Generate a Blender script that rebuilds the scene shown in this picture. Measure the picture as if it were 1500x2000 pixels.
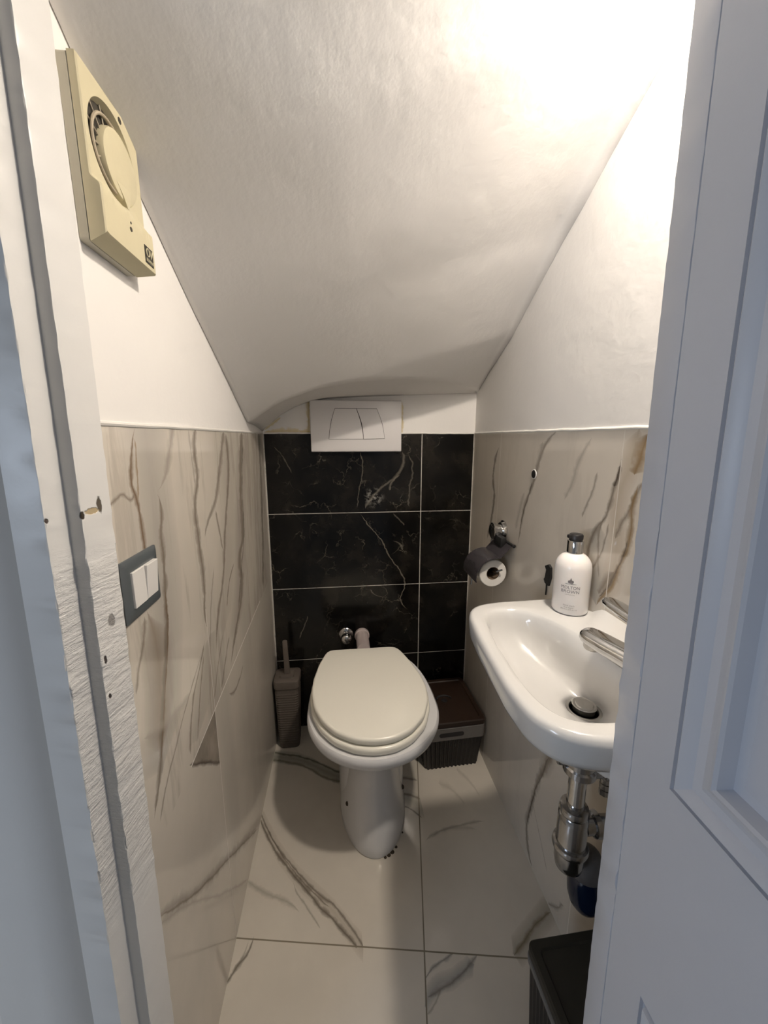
import bpy, bmesh, math, random
from mathutils import Vector, Matrix, noise
random.seed(4)
for o in list(bpy.data.objects): bpy.data.objects.remove(o)
S = bpy.context.scene
COL = S.collection
R = math.radians

# ---------------------------------------------------------------- camera
cam = bpy.data.cameras.new('camera'); camo = bpy.data.objects.new('camera', cam); COL.objects.link(camo)
camo.location = (0, 0, 1.2); camo.rotation_euler = (R(90-10.9), 0, R(-6.4))
cam.sensor_fit = 'HORIZONTAL'; cam.sensor_width = 36; cam.lens = 36*754/1500; cam.clip_start = .01
S.camera = camo
# ---------------------------------------------------------------- light
W = bpy.data.worlds.new('hall_daylight'); S.world = W; W.use_nodes = True
W.node_tree.nodes['Background'].inputs[0].default_value = (.97, .98, 1, 1)
W.node_tree.nodes['Background'].inputs[1].default_value = .14
def light(name, kind, loc, power, color, size=.1, rot=None, size_y=None):
    d = bpy.data.lights.new(name, kind); d.energy = power; d.color = color
    if kind == 'AREA':
        d.size = size
        if size_y: d.shape = 'RECTANGLE'; d.size_y = size_y
    else: d.shadow_soft_size = size
    o = bpy.data.objects.new(name, d); COL.objects.link(o); o.location = loc
    if rot: o.rotation_euler = rot
    return o
LAMP = (.44, .405, 1.955)
light('bulb_light', 'POINT', (LAMP[0], LAMP[1], LAMP[2]-.03), .35, (1, .87, .71), .03)
sp = light('lamp_downlight', 'AREA', (LAMP[0], LAMP[1], LAMP[2]-.031), 9.7, (1, .885, .75), .07)     # the shade throws the light down and sideways
sp.data.shape = 'DISK'; sp.rotation_euler = Vector((-.03, .16, -.98)).to_track_quat('-Z', 'Y').to_euler(); sp.data.spread = R(178)
light('hall_window_light', 'AREA', (-1.5, -.66, 1.15), 8., (.70, .82, 1), .30, Vector((1.7, 1.2, -.9)).to_track_quat('-Z', 'Z').to_euler(), .55)
S.view_settings.view_transform = 'Standard'; S.view_settings.look = 'None'
S.view_settings.exposure = 0.0; S.view_settings.gamma = 1

XL, XR, YB = -.277, .515, 1.465
ZT = 1.216           # top of the tiles

# ---------------------------------------------------------------- node helpers
class NT:
    def __init__(s, name):
        s.m = bpy.data.materials.new(name); s.m.use_nodes = True
        s.t = s.m.node_tree; s.n = s.t.nodes
        s.b = s.n['Principled BSDF']
        s._pos = None
    def new(s, ty, **kw):
        n = s.n.new(ty)
        for k, v in kw.items(): setattr(n, k, v)
        return n
    def link(s, a, b): s.t.links.new(a, b)
    def put(s, sock, v):
        if isinstance(v, (int, float)): sock.default_value = v
        elif isinstance(v, (tuple, list)): sock.default_value = v if len(v) != 3 or sock.type == 'VECTOR' else (*v, 1)
        else: s.link(v, sock)
    def math(s, op, a, b=None, c=None, clamp=False):
        n = s.new('ShaderNodeMath', operation=op); n.use_clamp = clamp
        s.put(n.inputs[0], a)
        if b is not None: s.put(n.inputs[1], b)
        if c is not None: s.put(n.inputs[2], c)
        return n.outputs[0]
    def pos(s):
        if s._pos is None:
            s._geo = s.new('ShaderNodeTexCoord')
            s._pos = s._geo.outputs['Object']
            sx = s.new('ShaderNodeSeparateXYZ'); s.link(s._pos, sx.inputs[0]); s.xyz = sx.outputs
        return s._pos
    def noise(s, scale, detail=3, rough=.55, vec=None, stretch=None, out='Fac'):
        v = vec or s.pos()
        if stretch:
            mp = s.new('ShaderNodeMapping'); s.link(v, mp.inputs[0]); mp.inputs['Scale'].default_value = stretch; v = mp.outputs[0]
        n = s.new('ShaderNodeTexNoise'); s.link(v, n.inputs['Vector'])
        n.inputs['Scale'].default_value = scale; n.inputs['Detail'].default_value = detail; n.inputs['Roughness'].default_value = rough
        return n.outputs[out]
    def ramp(s, v, a, b, lo=0., hi=1.):
        n = s.new('ShaderNodeMapRange'); n.interpolation_type = 'SMOOTHSTEP'
        s.put(n.inputs[0], v); n.inputs[1].default_value = a; n.inputs[2].default_value = b
        n.inputs[3].default_value = lo; n.inputs[4].default_value = hi
        return n.outputs[0]
    def mix(s, f, a, b):
        n = s.new('ShaderNodeMix', data_type='RGBA')
        s.put(n.inputs[0], f); s.put(n.inputs[6], a); s.put(n.inputs[7], b)
        return n.outputs[2]
    def bump(s, h, strength, dist=.002):
        n = s.new('ShaderNodeBump'); s.put(n.inputs['Height'], h); s.put(n.inputs['Strength'], strength); n.inputs['Distance'].default_value = dist
        s.link(n.outputs[0], s.b.inputs['Normal'])
    def set(s, color=None, rough=None, metal=None, spec=None, **kw):
        if color is not None: s.put(s.b.inputs['Base Color'], color)
        if rough is not None: s.put(s.b.inputs['Roughness'], rough)
        if metal is not None: s.put(s.b.inputs['Metallic'], metal)
        if spec is not None: s.put(s.b.inputs['Specular IOR Level'], spec)
        for k, v in kw.items(): s.put(s.b.inputs[k], v)
        return s.m

def curve_node(s, x, pts):
    """float curve through pts (x 0..1, y 0..1)"""
    n = s.new('ShaderNodeFloatCurve'); s.put(n.inputs['Value'], x)
    c = n.mapping.curves[0]
    pts = sorted(pts)
    while len(c.points) < len(pts): c.points.new(.5, .5)
    for p, (a, b) in zip(c.points, pts):
        p.location = (a, b); p.handle_type = 'AUTO'
    n.mapping.update()
    return n.outputs[0]

def vein(s, base, su, tu, pts, width, col, strength=1., soft=1.4, taper=(.25, .25), wob=None):
    """a vein following t = f(s) through pts [(s, t)] drawn over colour base"""
    pts = sorted(pts)
    s0, s1 = pts[0][0], pts[-1][0]
    t0 = min(p[1] for p in pts)-.02; t1 = max(p[1] for p in pts)+.02
    sn = s.math('MULTIPLY', s.math('SUBTRACT', su, s0), 1/(s1-s0))
    f = curve_node(s, sn, [((a-s0)/(s1-s0), (b-t0)/(t1-t0)) for a, b in pts])
    line = s.math('MULTIPLY_ADD', f, t1-t0, t0)
    d = s.math('ABSOLUTE', s.math('SUBTRACT', tu, line))
    a, b = taper
    up = s.math('MULTIPLY', s.ramp(sn, -.001, max(a, .002)), s.ramp(sn, 1.001-max(b, .003), 1.001, 1, 0))
    w = s.math('MULTIPLY', up, width*1.45)
    if wob is not None: w = s.math('MULTIPLY', w, wob)
    m = s.math('SUBTRACT', 1., s.math('DIVIDE', d, s.math('ADD', w, 1e-5)), clamp=True)
    m = s.math('POWER', m, soft)
    m = s.math('MULTIPLY', m, strength)
    return s.mix(m, base, col)

def line_mask(s, tu, at, half):
    """1 within half of the value at (number or socket)"""
    d = s.math('ABSOLUTE', s.math('SUBTRACT', tu, at))
    return s.ramp(d, half*.6, half*1.3, 1, 0)

def simple(name, col, rough=.4, metal=0., spec=.5, nz=0., nscale=60, bump=0., bscale=120, **kw):
    s = NT(name)
    c = (*col, 1)
    if nz:
        c = s.mix(s.noise(nscale, 4), tuple(x*(1-nz) for x in col)+(1,), tuple(min(1, x*(1+nz)) for x in col)+(1,))
    if bump: s.bump(s.noise(bscale, 4), bump, .001)
    return s.set(c, rough, metal, spec, **kw)

# ---------------------------------------------------------------- mesh helpers
def link(name, me, mat=None, parent=None, smooth=None):
    o = bpy.data.objects.new(name, me); COL.objects.link(o)
    if mat:
        for m in (mat if isinstance(mat, (list, tuple)) else [mat]): me.materials.append(m)
    if parent: o.parent = parent
    if smooth is not None:
        for p in me.polygons: p.use_smooth = True
        me.set_sharp_from_angle(angle=R(smooth))
    return o
def from_bm(name, bm, mat, parent=None, smooth=35):
    bmesh.ops.recalc_face_normals(bm, faces=bm.faces)
    me = bpy.data.meshes.new(name); bm.to_mesh(me); bm.free()
    return link(name, me, mat, parent, smooth)
def tag(o, label=None, cat=None, group=None, kind=None):
    if label: o['label'] = label
    if cat: o['category'] = cat
    if group: o['group'] = group
    if kind: o['kind'] = kind
    return o
def thing(name, loc, label, cat, group=None, rotz=0):
    o = bpy.data.objects.new(name, None); COL.objects.link(o); o.location = loc; o.rotation_euler = (0, 0, rotz)
    o.empty_display_size = .05
    return tag(o, label, cat, group)
def place(o):
    """part modelled in world coordinates: keep it there under its (translated, rotated) parent"""
    if o.parent:
        p = o.parent
        M = Matrix.Translation(p.location) @ p.rotation_euler.to_matrix().to_4x4()
        o.data.transform(M.inverted())
    return o
def box(bm, x0, x1, y0, y1, z0, z1, bev=0., seg=2, M=None):
    b2 = bmesh.new()
    bmesh.ops.create_cube(b2, size=1)
    for v in b2.verts: v.co = Vector(((x0+x1)/2+v.co.x*(x1-x0), (y0+y1)/2+v.co.y*(y1-y0), (z0+z1)/2+v.co.z*(z1-z0)))
    if bev: bmesh.ops.bevel(b2, geom=list(b2.edges)+list(b2.verts), offset=bev, segments=seg, affect='EDGES', profile=.5)
    if M: bmesh.ops.transform(b2, matrix=M, verts=b2.verts)
    me = bpy.data.meshes.new('t'); b2.to_mesh(me); b2.free(); bm.from_mesh(me); bpy.data.meshes.remove(me)
    return bm
def loft(bm, rings, cap0=True, cap1=True, closed=True):
    vs = [[bm.verts.new(p) for p in r] for r in rings]
    n = len(vs[0])
    for a, b in zip(vs, vs[1:]):
        for i in range(n if closed else n-1):
            j = (i+1) % n
            bm.faces.new((a[i], a[j], b[j], b[i]))
    if cap0: bm.faces.new(vs[0][::-1])
    if cap1: bm.faces.new(vs[-1])
    return bm
def frame_at(d):
    d = Vector(d).normalized(); u = d.orthogonal().normalized(); return u, d.cross(u)
def tube(bm, pts, r, n=14, cap=True):
    """tube along pts; r number or list"""
    pts = [Vector(p) for p in pts]; rings = []; u = None
    for i, p in enumerate(pts):
        d = (pts[min(i+1, len(pts)-1)]-pts[max(i-1, 0)]).normalized()
        if u is None: u = d.orthogonal().normalized()
        u = (u-d*u.dot(d)).normalized(); w = d.cross(u)
        rr = r[i] if isinstance(r, (list, tuple)) else r
        rings.append([p+(u*math.cos(2*math.pi*k/n)+w*math.sin(2*math.pi*k/n))*rr for k in range(n)])
    return loft(bm, rings, cap, cap)
def lathe(bm, o, d, prof, n=32, cap=True):
    """prof [(along, radius)] around axis d from o"""
    o = Vector(o); d = Vector(d).normalized(); u, w = frame_at(d)
    rings = [[o+d*h+(u*math.cos(2*math.pi*k/n)+w*math.sin(2*math.pi*k/n))*max(r, 1e-5) for k in range(n)] for h, r in prof]
    return loft(bm, rings, cap, cap)
def prism(bm, poly, z0, z1):
    return loft(bm, [[(x, y, z0) for x, y in poly], [(x, y, z1) for x, y in poly]])
def quad(name, pts, mat, parent=None):
    me = bpy.data.meshes.new(name); me.from_pydata(pts, [], [tuple(range(len(pts)))]); me.update()
    return link(name, me, mat, parent)
def smooth_closed(pts, it=1):
    for _ in range(it):
        n = len(pts); pts = [((pts[i-1][0]+2*pts[i][0]+pts[(i+1) % n][0])/4, (pts[i-1][1]+2*pts[i][1]+pts[(i+1) % n][1])/4) for i in range(n)]
    return pts
def radial(poly, c, n):
    """resample a star-shaped polygon by n rays from c"""
    out = []
    for k in range(n):
        a = 2*math.pi*k/n; dx, dy = math.cos(a), math.sin(a); best = None
        for (x0, y0), (x1, y1) in zip(poly, poly[1:]+poly[:1]):
            ex, ey = x1-x0, y1-y0; den = dx*ey-dy*ex
            if abs(den) < 1e-12: continue
            t = ((x0-c[0])*ey-(y0-c[1])*ex)/den; u = ((x0-c[0])*dy-(y0-c[1])*dx)/den
            if t > 0 and -1e-9 <= u <= 1+1e-9 and (best is None or t > best): best = t
        out.append((c[0]+dx*best, c[1]+dy*best))
    return out

# ================================================================ materials
def plaster(name, col=(.85, .83, .805), spots=(), bands=()):
    s = NT(name); s.pos()
    c = s.mix(s.ramp(s.noise(2.2, 4, .6), .3, .7), tuple(x*.965 for x in col)+(1,), (*col, 1))
    n1 = s.noise(9, 5, .6); n2 = s.noise(70, 4, .6); n3 = s.noise(30, 3, .5, stretch=(1, .35, .2))
    for (sx, sy, sz, rad, colr, st) in spots:
        v = s.new('ShaderNodeVectorMath', operation='DISTANCE'); s.link(s.pos(), v.inputs[0]); v.inputs[1].default_value = (sx, sy, sz)
        d = s.math('ADD', v.outputs['Value'], s.math('MULTIPLY', s.math('SUBTRACT', s.noise(80), .5), rad*.8))
        c = s.mix(s.ramp(d, rad*.35, rad, st, 0), c, (*colr, 1))
    A3 = {'x': s.xyz[0], 'y': s.xyz[1], 'z': s.xyz[2]}
    for a, b, pts, w in bands:
        c = vein(s, c, A3[a], s.math('ADD', A3[b], s.math('MULTIPLY', s.math('SUBTRACT', s.noise(60), .5), .006)), pts, w, (.60, .47, .17, 1), .75, .8, (.1, .1), s.ramp(s.noise(45), .3, .65, .3, 1.2))
    h = s.math('ADD', s.math('MULTIPLY', n1, 2.2), s.math('ADD', s.math('MULTIPLY', n2, .3), s.math('MULTIPLY', n3, .5)))
    s.bump(h, .35, .003)
    return s.set(c, .55, spec=.3)
M_plaster = plaster('white_plaster')

BROWN = (.16, .10, .055); GREY = (.20, .165, .13); DARK = (.07, .052, .04); SOFT = (.36, .32, .275); GOLD = (.24, .155, .07)
def marble(name, su_name, tu_name, veins, grouts, base=(.64, .59, .515), extra=None, rough=.07, warp=.012, seams=None, wscale=26):
    """su/tu: names of the coordinates the veins run along / across"""
    s = NT(name); s.pos()
    ax = {'x': s.xyz[0], 'y': s.xyz[1], 'z': s.xyz[2]}
    wn = s.new('ShaderNodeTexNoise'); s.link(s.pos(), wn.inputs['Vector']); wn.inputs['Scale'].default_value = wscale; wn.inputs['Detail'].default_value = 5; wn.inputs['Roughness'].default_value = .6
    sp = s.new('ShaderNodeSeparateColor'); s.link(wn.outputs['Color'], sp.inputs[0])
    off = [s.math('MULTIPLY', s.math('SUBTRACT', sp.outputs[i], .5), warp) for i in (0, 1)]
    wob = s.ramp(s.noise(38, 3), .25, .7, .55, 1.5)
    cl = s.noise(3.5, 5, .55)
    c = s.mix(s.ramp(cl, .35, .7), tuple(x*.93 for x in base)+(1,), tuple(min(1, x*1.04) for x in base)+(1,))
    if extra: c = extra(s, c, ax, off)
    for v in veins:
        dirn, pts, w, col, st = v[:5]; soft = v[5] if len(v) > 5 else 1.3; tp = v[6] if len(v) > 6 else (.12, .12)
        if dirn == 'st': su, tu = ax[su_name], s.math('ADD', ax[tu_name], off[0])
        else: su, tu = ax[tu_name], s.math('ADD', ax[su_name], off[1]); 
        c = vein(s, c, su, tu, pts, w, (*col, 1), st, soft, tp, wob)
    rg = 0
    if grouts:
        for g in grouts:
            a, at, half, gcol = g[:4]
            if callable(at): at = at(s, ax)
            m = line_mask(s, ax[a], at, half)
            if len(g) > 4: m = s.math('MULTIPLY', m, g[4](s, ax))
            c = s.mix(m, c, (*gcol, 1))
            rg = m if isinstance(rg, int) else s.math('MAXIMUM', rg, m)
    s.set(c, s.math('MULTIPLY_ADD', rg, .5, rough) if not isinstance(rg, int) else rough, spec=.5)
    s.bump(s.math('ADD', s.math('MULTIPLY', s.noise(5, 2), .25), s.math('MULTIPLY', rg, -.6) if not isinstance(rg, int) else 0.), .25, .0015)
    return s.m
def sw(p): return [(b, a) for a, b in p]      # (y, z) -> (z, y)

GW = (.62, .58, .52)
diag = lambda s, ax: s.math('MULTIPLY_ADD', ax['y'], .0706, .5765)
def left_extra(s, c, ax, off):
    st = s.noise(1., 6, .62, stretch=(1, 15, 1.7))
    c = s.mix(s.math('MULTIPLY', s.math('MULTIPLY', s.ramp(st, .50, .60), s.ramp(st, .60, .66, .55, 0.)), s.math('GREATER_THAN', ax['z'], diag(s, ax))), c, (.40, .355, .30, 1))
    c = s.mix(s.math('MULTIPLY', s.ramp(s.noise(1., 4, .5, stretch=(1, 6, 1.0)), .45, .7), .45), c, (.50, .465, .41, 1))
    c = vein(s, c, ax['z'], s.math('ADD', ax['y'], off[0]), sw([(.60, 1.216), (.60, 1.1), (.60, 1.0), (.588, .9), (.56, .8), (.53, .70)]), .05, (.40, .375, .335, 1), .75, .55, (.1, .01))
    c = vein(s, c, ax['z'], s.math('ADD', ax['y'], off[0]), sw([(.545, .96), (.56, .88), (.55, .80), (.535, .72)]), .035, (.25, .20, .155, 1), .7, .8, (.3, .3))
    c = vein(s, c, ax['z'], s.math('ADD', ax['y'], off[0]), sw([(1.15, 1.2), (1.09, 1.0), (1.04, .85), (.93, .68)]), .045, (.38, .335, .285, 1), .6, .7, (.1, .1))
    c = vein(s, c, ax['z'], s.math('ADD', ax['y'], off[0]), sw([(.99, 1.21), (.975, 1.1), (.94, .95), (.86, .75)]), .05, (.44, .395, .34, 1), .5, .7, (.1, .1))
    c = vein(s, c, ax['z'], s.math('ADD', ax['y'], off[0]), sw([(.78, .80), (.72, .72), (.66, .64)]), .05, (.38, .345, .30, 1), .5, .7, (.2, .1))
    # dark patch under the slanting joint, ended by a thin dark line
    below = s.math('MULTIPLY', s.math('LESS_THAN', ax['z'], diag(s, ax)), s.math('LESS_THAN', ax['y'], .765))
    cut = s.math('MULTIPLY_ADD', ax['y'], -.92, 1.203)
    c2 = s.mix(s.ramp(s.noise(14, 4), .3, .7), (.17, .14, .11, 1), (.34, .29, .24, 1))
    up = s.math('GREATER_THAN', s.math('ADD', ax['z'], off[1]), cut)
    c = s.mix(s.math('MULTIPLY', s.math('MULTIPLY', below, up), .8), c, c2)
    return c
lt = lambda s, ax: s.math('LESS_THAN', ax['z'], 9)
M_left = marble('veined_marble_tile', 'z', 'y', [
    ('st', sw([(.575, 1.217), (.559, 1.19), (.552, 1.17), (.547, 1.139), (.55, 1.129), (.557, 1.099), (.558, 1.07), (.559, 1.04), (.56, .98)]), .0042, BROWN, .95, 1., (.02, .2)),
    ('st', sw([(.568, 1.20), (.566, 1.17), (.562, 1.14), (.556, 1.115)]), .0028, GOLD, .8),
    ('ts', [(.49, 1.12), (.505, 1.125), (.52, 1.13), (.54, 1.118), (.552, 1.128)], .0028, GREY, .8),
    ('st', sw([(.607, 1.118), (.621, 1.102), (.613, 1.052), (.611, 1.01), (.602, .94), (.597, .912), (.58, .86), (.554, .786), (.529, .718), (.495, .66)]), .0058, GREY, .95, .8, (.05, .1)),
    ('st', sw([(.606, .97), (.604, .93), (.60, .90), (.585, .86), (.56, .79), (.53, .715)]), .0026, BROWN, .9),
    ('st', sw([(.693, 1.216), (.67, 1.174), (.641, 1.133), (.61, 1.117)]), .009, SOFT, .85, .9, (.3, .02)),
    ('st', sw([(.81, 1.217), (.781, 1.176), (.785, 1.127), (.759, 1.069), (.766, .977), (.768, .902), (.757, .851), (.769, .812)]), .0085, GREY, .9, .9, (.2, .02)),
    ('st', sw([(.762, 1.216), (.767, 1.152), (.772, 1.11)]), .004, SOFT, .8),
    ('st', sw([(.981, 1.213), (.936, 1.142), (.883, 1.066), (.814, 1.021), (.792, .996)]), .0105, GREY, .75, .8, (.2, .02)),
    ('st', sw([(.999, 1.21), (.999, 1.125), (.956, 1.028), (.928, .973), (.898, .894), (.828, .802), (.794, .728)]), .0085, GREY, .85, .9, (.2, .02)),
    ('st', sw([(.877, 1.043), (.894, .981), (.904, .944)]), .005, GREY, .8),
    ('st', sw([(1.157, 1.216), (1.102, 1.057), (1.09, .932), (1.04, .872), (1.046, .816), (.951, .707), (.884, .649)]), .013, GREY, .75, .6, (.1, .02)),
    ('st', sw([(1.175, 1.216), (1.12, 1.057), (1.105, .932), (1.055, .85), (.965, .707)]), .004, DARK, .6),
    ('st', sw([(1.39, 1.216), (1.376, .988), (1.31, .683)]), .012, DARK, .6, .8, (.05, .02)),
    ('st', sw([(.991, .886), (.935, .853), (.90, .80)]), .005, GREY, .9),
    ('st', sw([(.84, .93), (.80, .86), (.77, .77), (.74, .66)]), .004, SOFT, .9),
    ('st', sw([(.746, .805), (.70, .76), (.667, .734), (.629, .641)]), .0045, GREY, .9),
    ('st', sw([(.717, .784), (.613, .726), (.578, .702), (.539, .674), (.506, .638)]), .0045, GREY, .8),
    ('st', sw([(.735, .78), (.69, .70), (.665, .64)]), .003, GREY, .8),
    ('st', sw([(.86, .76), (.80, .70), (.76, .645)]), .003, GREY, .8),
    ('st', sw([(.901, .729), (.85, .68), (.816, .643)]), .006, GREY, .7),
    ('st', sw([(.538, .955), (.527, .92), (.507, .892), (.493, .862)]), .006, GREY, .8),
    ('ts', [(.496, .794), (.556, .767), (.619, .752), (.66, .75)], .006, SOFT, .6, 1.),
    ('ts', [(.45, .53), (.488, .502), (.597, .387), (.775, .234), (1.025, .015)], .011, SOFT, .75, 1.),
    ('ts', [(.46, .53), (.50, .485), (.60, .382), (.78, .226), (1.03, .008)], .003, GREY, .7, 1.),
    ('ts', [(.45, .52), (.547, .424), (.701, .227), (.894, .0)], .006, SOFT, .55),
    ('ts', [(.62, .63), (.66, .596), (.70, .56), (.73, .53), (.766, .498)], .0045, DARK, .85, 1., (.1, .01)),
    ('ts', [(.86, .60), (.90, .575), (.93, .57), (1.0, .59)], .004, GREY, .7),
], [('y', .765, .0012, (.56, .53, .48), lambda s, ax: s.math('LESS_THAN', ax['z'], .86)), ('z', diag, .0014, (.72, .69, .64), lambda s, ax: s.math('MULTIPLY', s.math('GREATER_THAN', ax['y'], .628), s.math('LESS_THAN', ax['y'], 1.25)))],
    extra=left_extra)

def right_extra(s, c, ax, off):
    mp = s.new('ShaderNodeMapping'); s.link(s.pos(), mp.inputs[0]); mp.inputs['Rotation'].default_value = (R(28), 0, 0); mp.inputs['Scale'].default_value = (1, 11, 2)
    st = s.noise(1., 6, .62, vec=mp.outputs[0])
    c = s.mix(s.math('MULTIPLY', s.ramp(st, .52, .61), s.ramp(st, .61, .67, .13, 0.)), c, (.40, .36, .30, 1))
    c = vein(s, c, ax['z'], s.math('ADD', ax['y'], off[0]), sw([(.70, 1.03), (.72, .97), (.705, .91), (.69, .86)]), .035, (.40, .37, .32, 1), .8, .6, (.2, .2))
    c = vein(s, c, ax['z'], s.math('ADD', ax['y'], off[0]), sw([(.63, 1.22), (.64, 1.15), (.66, 1.08), (.65, .98), (.66, .88)]), .02, (.34, .26, .17, 1), .5, .7, (.1, .1))
    c = vein(s, c, ax['z'], s.math('ADD', ax['y'], off[0]), sw([(.79, .46), (.805, .38), (.835, .30)]), .02, (.30, .26, .21, 1), .7, .7, (.3, .02))
    return c
M_right = marble('veined_marble_tile', 'z', 'y', [
    ('st', sw([(1.221, 1.174), (1.262, 1.065), (1.244, 1.0), (1.257, .93), (1.288, .838)]), .0075, DARK, .75, 1.),
    ('st', sw([(.891, 1.216), (.944, 1.173), (.964, 1.135), (.984, 1.082), (1.025, 1.005), (1.044, .916), (1.055, .877)]), .007, GREY, .8, 1., (.3, .02)),
    ('st', sw([(.99, 1.09), (1.005, 1.04), (1.03, .99), (1.045, .92)]), .003, DARK, .7),
    ('st', sw([(.95, 1.19), (.962, 1.15), (.972, 1.11)]), .010, SOFT, .7),
    ('st', sw([(1.03, 1.05), (1.055, .99), (1.07, .93)]), .010, SOFT, .6),
    ('st', sw([(.756, 1.202), (.774, 1.177), (.793, 1.149), (.809, 1.102), (.838, 1.057)]), .008, SOFT, .7),
    ('st', sw([(.726, 1.133), (.738, 1.089), (.755, 1.053), (.763, 1.029)]), .004, GREY, .7),
    ('st', sw([(.661, 1.185), (.664, 1.145), (.673, 1.112), (.686, 1.056), (.715, 1.015), (.731, .96), (.73, .92)]), .0055, GREY, .9, 1., (.1, .3)),
    ('st', sw([(.664, 1.15), (.668, 1.13), (.675, 1.108)]), .006, DARK, .9),
    ('st', sw([(.678, 1.04), (.685, .995), (.70, .955), (.725, .915), (.735, .87)]), .004, GREY, .8),
    ('st', sw([(.69, 1.05), (.705, 1.01), (.70, .97), (.69, .92)]), .003, GREY, .7),
    ('st', sw([(.604, 1.21), (.611, 1.193), (.621, 1.153), (.627, 1.135)]), .011, GOLD, .9, .8),
    ('st', sw([(.60, 1.13), (.616, 1.106), (.63, 1.071), (.651, 1.027), (.657, 1.01)]), .006, GREY, .8),
    ('st', sw([(.615, 1.12), (.624, 1.077), (.62, 1.038), (.622, 1.008), (.638, .963), (.647, .932), (.655, .913), (.676, .884), (.69, .86)]), .006, GOLD, .9, .9),
    ('st', sw([(.624, 1.02), (.632, .985), (.645, .95), (.66, .915), (.685, .88)]), .003, DARK, .8),
    ('st', sw([(.65, .949), (.668, .92), (.686, .888)]), .009, GREY, .8),
    ('st', sw([(.76, .50), (.784, .448), (.802, .377), (.837, .295), (.863, .177), (.876, .099), (.86, .037), (.829, .004)]), .0085, GREY, .95, .9, (.02, .02)),
    ('st', sw([(.80, .40), (.82, .33), (.85, .24), (.868, .15), (.875, .09)]), .003, DARK, .85),
    ('st', sw([(.745, .003), (.70, .06), (.687, .084), (.655, .087)]), .006, GREY, .7),
    ('st', sw([(.86, .20), (.80, .13), (.76, .08)]), .003, SOFT, .8),
], [('y', 1.212, .0011, (.66, .62, .56)), ('y', .663, .0012, (.68, .64, .57))], extra=right_extra)

FLG = (.20, .18, .14); FLD = (.10, .08, .06)
def floor_extra(s, c, ax, off):
    # pale brown streaks inside the long vein
    c = vein(s, c, ax['x'], s.math('ADD', ax['y'], off[1]), [(-.277, 1.075), (-.223, .985), (-.157, .90), (-.10, .845), (-.036, .785), (.03, .71)], .020, (.36, .31, .25, 1), .55, .5, (.01, .01))
    c = vein(s, c, ax['x'], s.math('ADD', ax['y'], off[1]), [(-.28, 1.315), (-.17, 1.285), (-.075, 1.222), (-.02, 1.19), (.06, 1.14)], .022, (.20, .21, .17, 1), .75, .5, (.01, .2))
    c = vein(s, c, ax['x'], s.math('ADD', ax['y'], off[1]), [(.17, 1.12), (.21, 1.08), (.245, 1.05)], .03, (.30, .29, .24, 1), .6, .6, (.1, .01))
    c = vein(s, c, ax['x'], s.math('ADD', ax['y'], off[1]), [(.155, .60), (.18, .625), (.23, .638), (.27, .650), (.285, .653)], .013, (.26, .26, .25, 1), .7, .6, (.05, .1))
    c = vein(s, c, ax['x'], s.math('ADD', ax['y'], off[1]), [(.38, .66), (.42, .68), (.47, .71), (.52, .74)], .022, (.28, .25, .19, 1), .7, .6, (.1, .05))
    return c
fl_dir = lambda s, ax: s.math('MULTIPLY_ADD', ax['y'], .168, .0582)     # long joint x = f(y)
fl_x = lambda s, ax: s.math('MULTIPLY_ADD', ax['x'], -.167, .7185)
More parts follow.
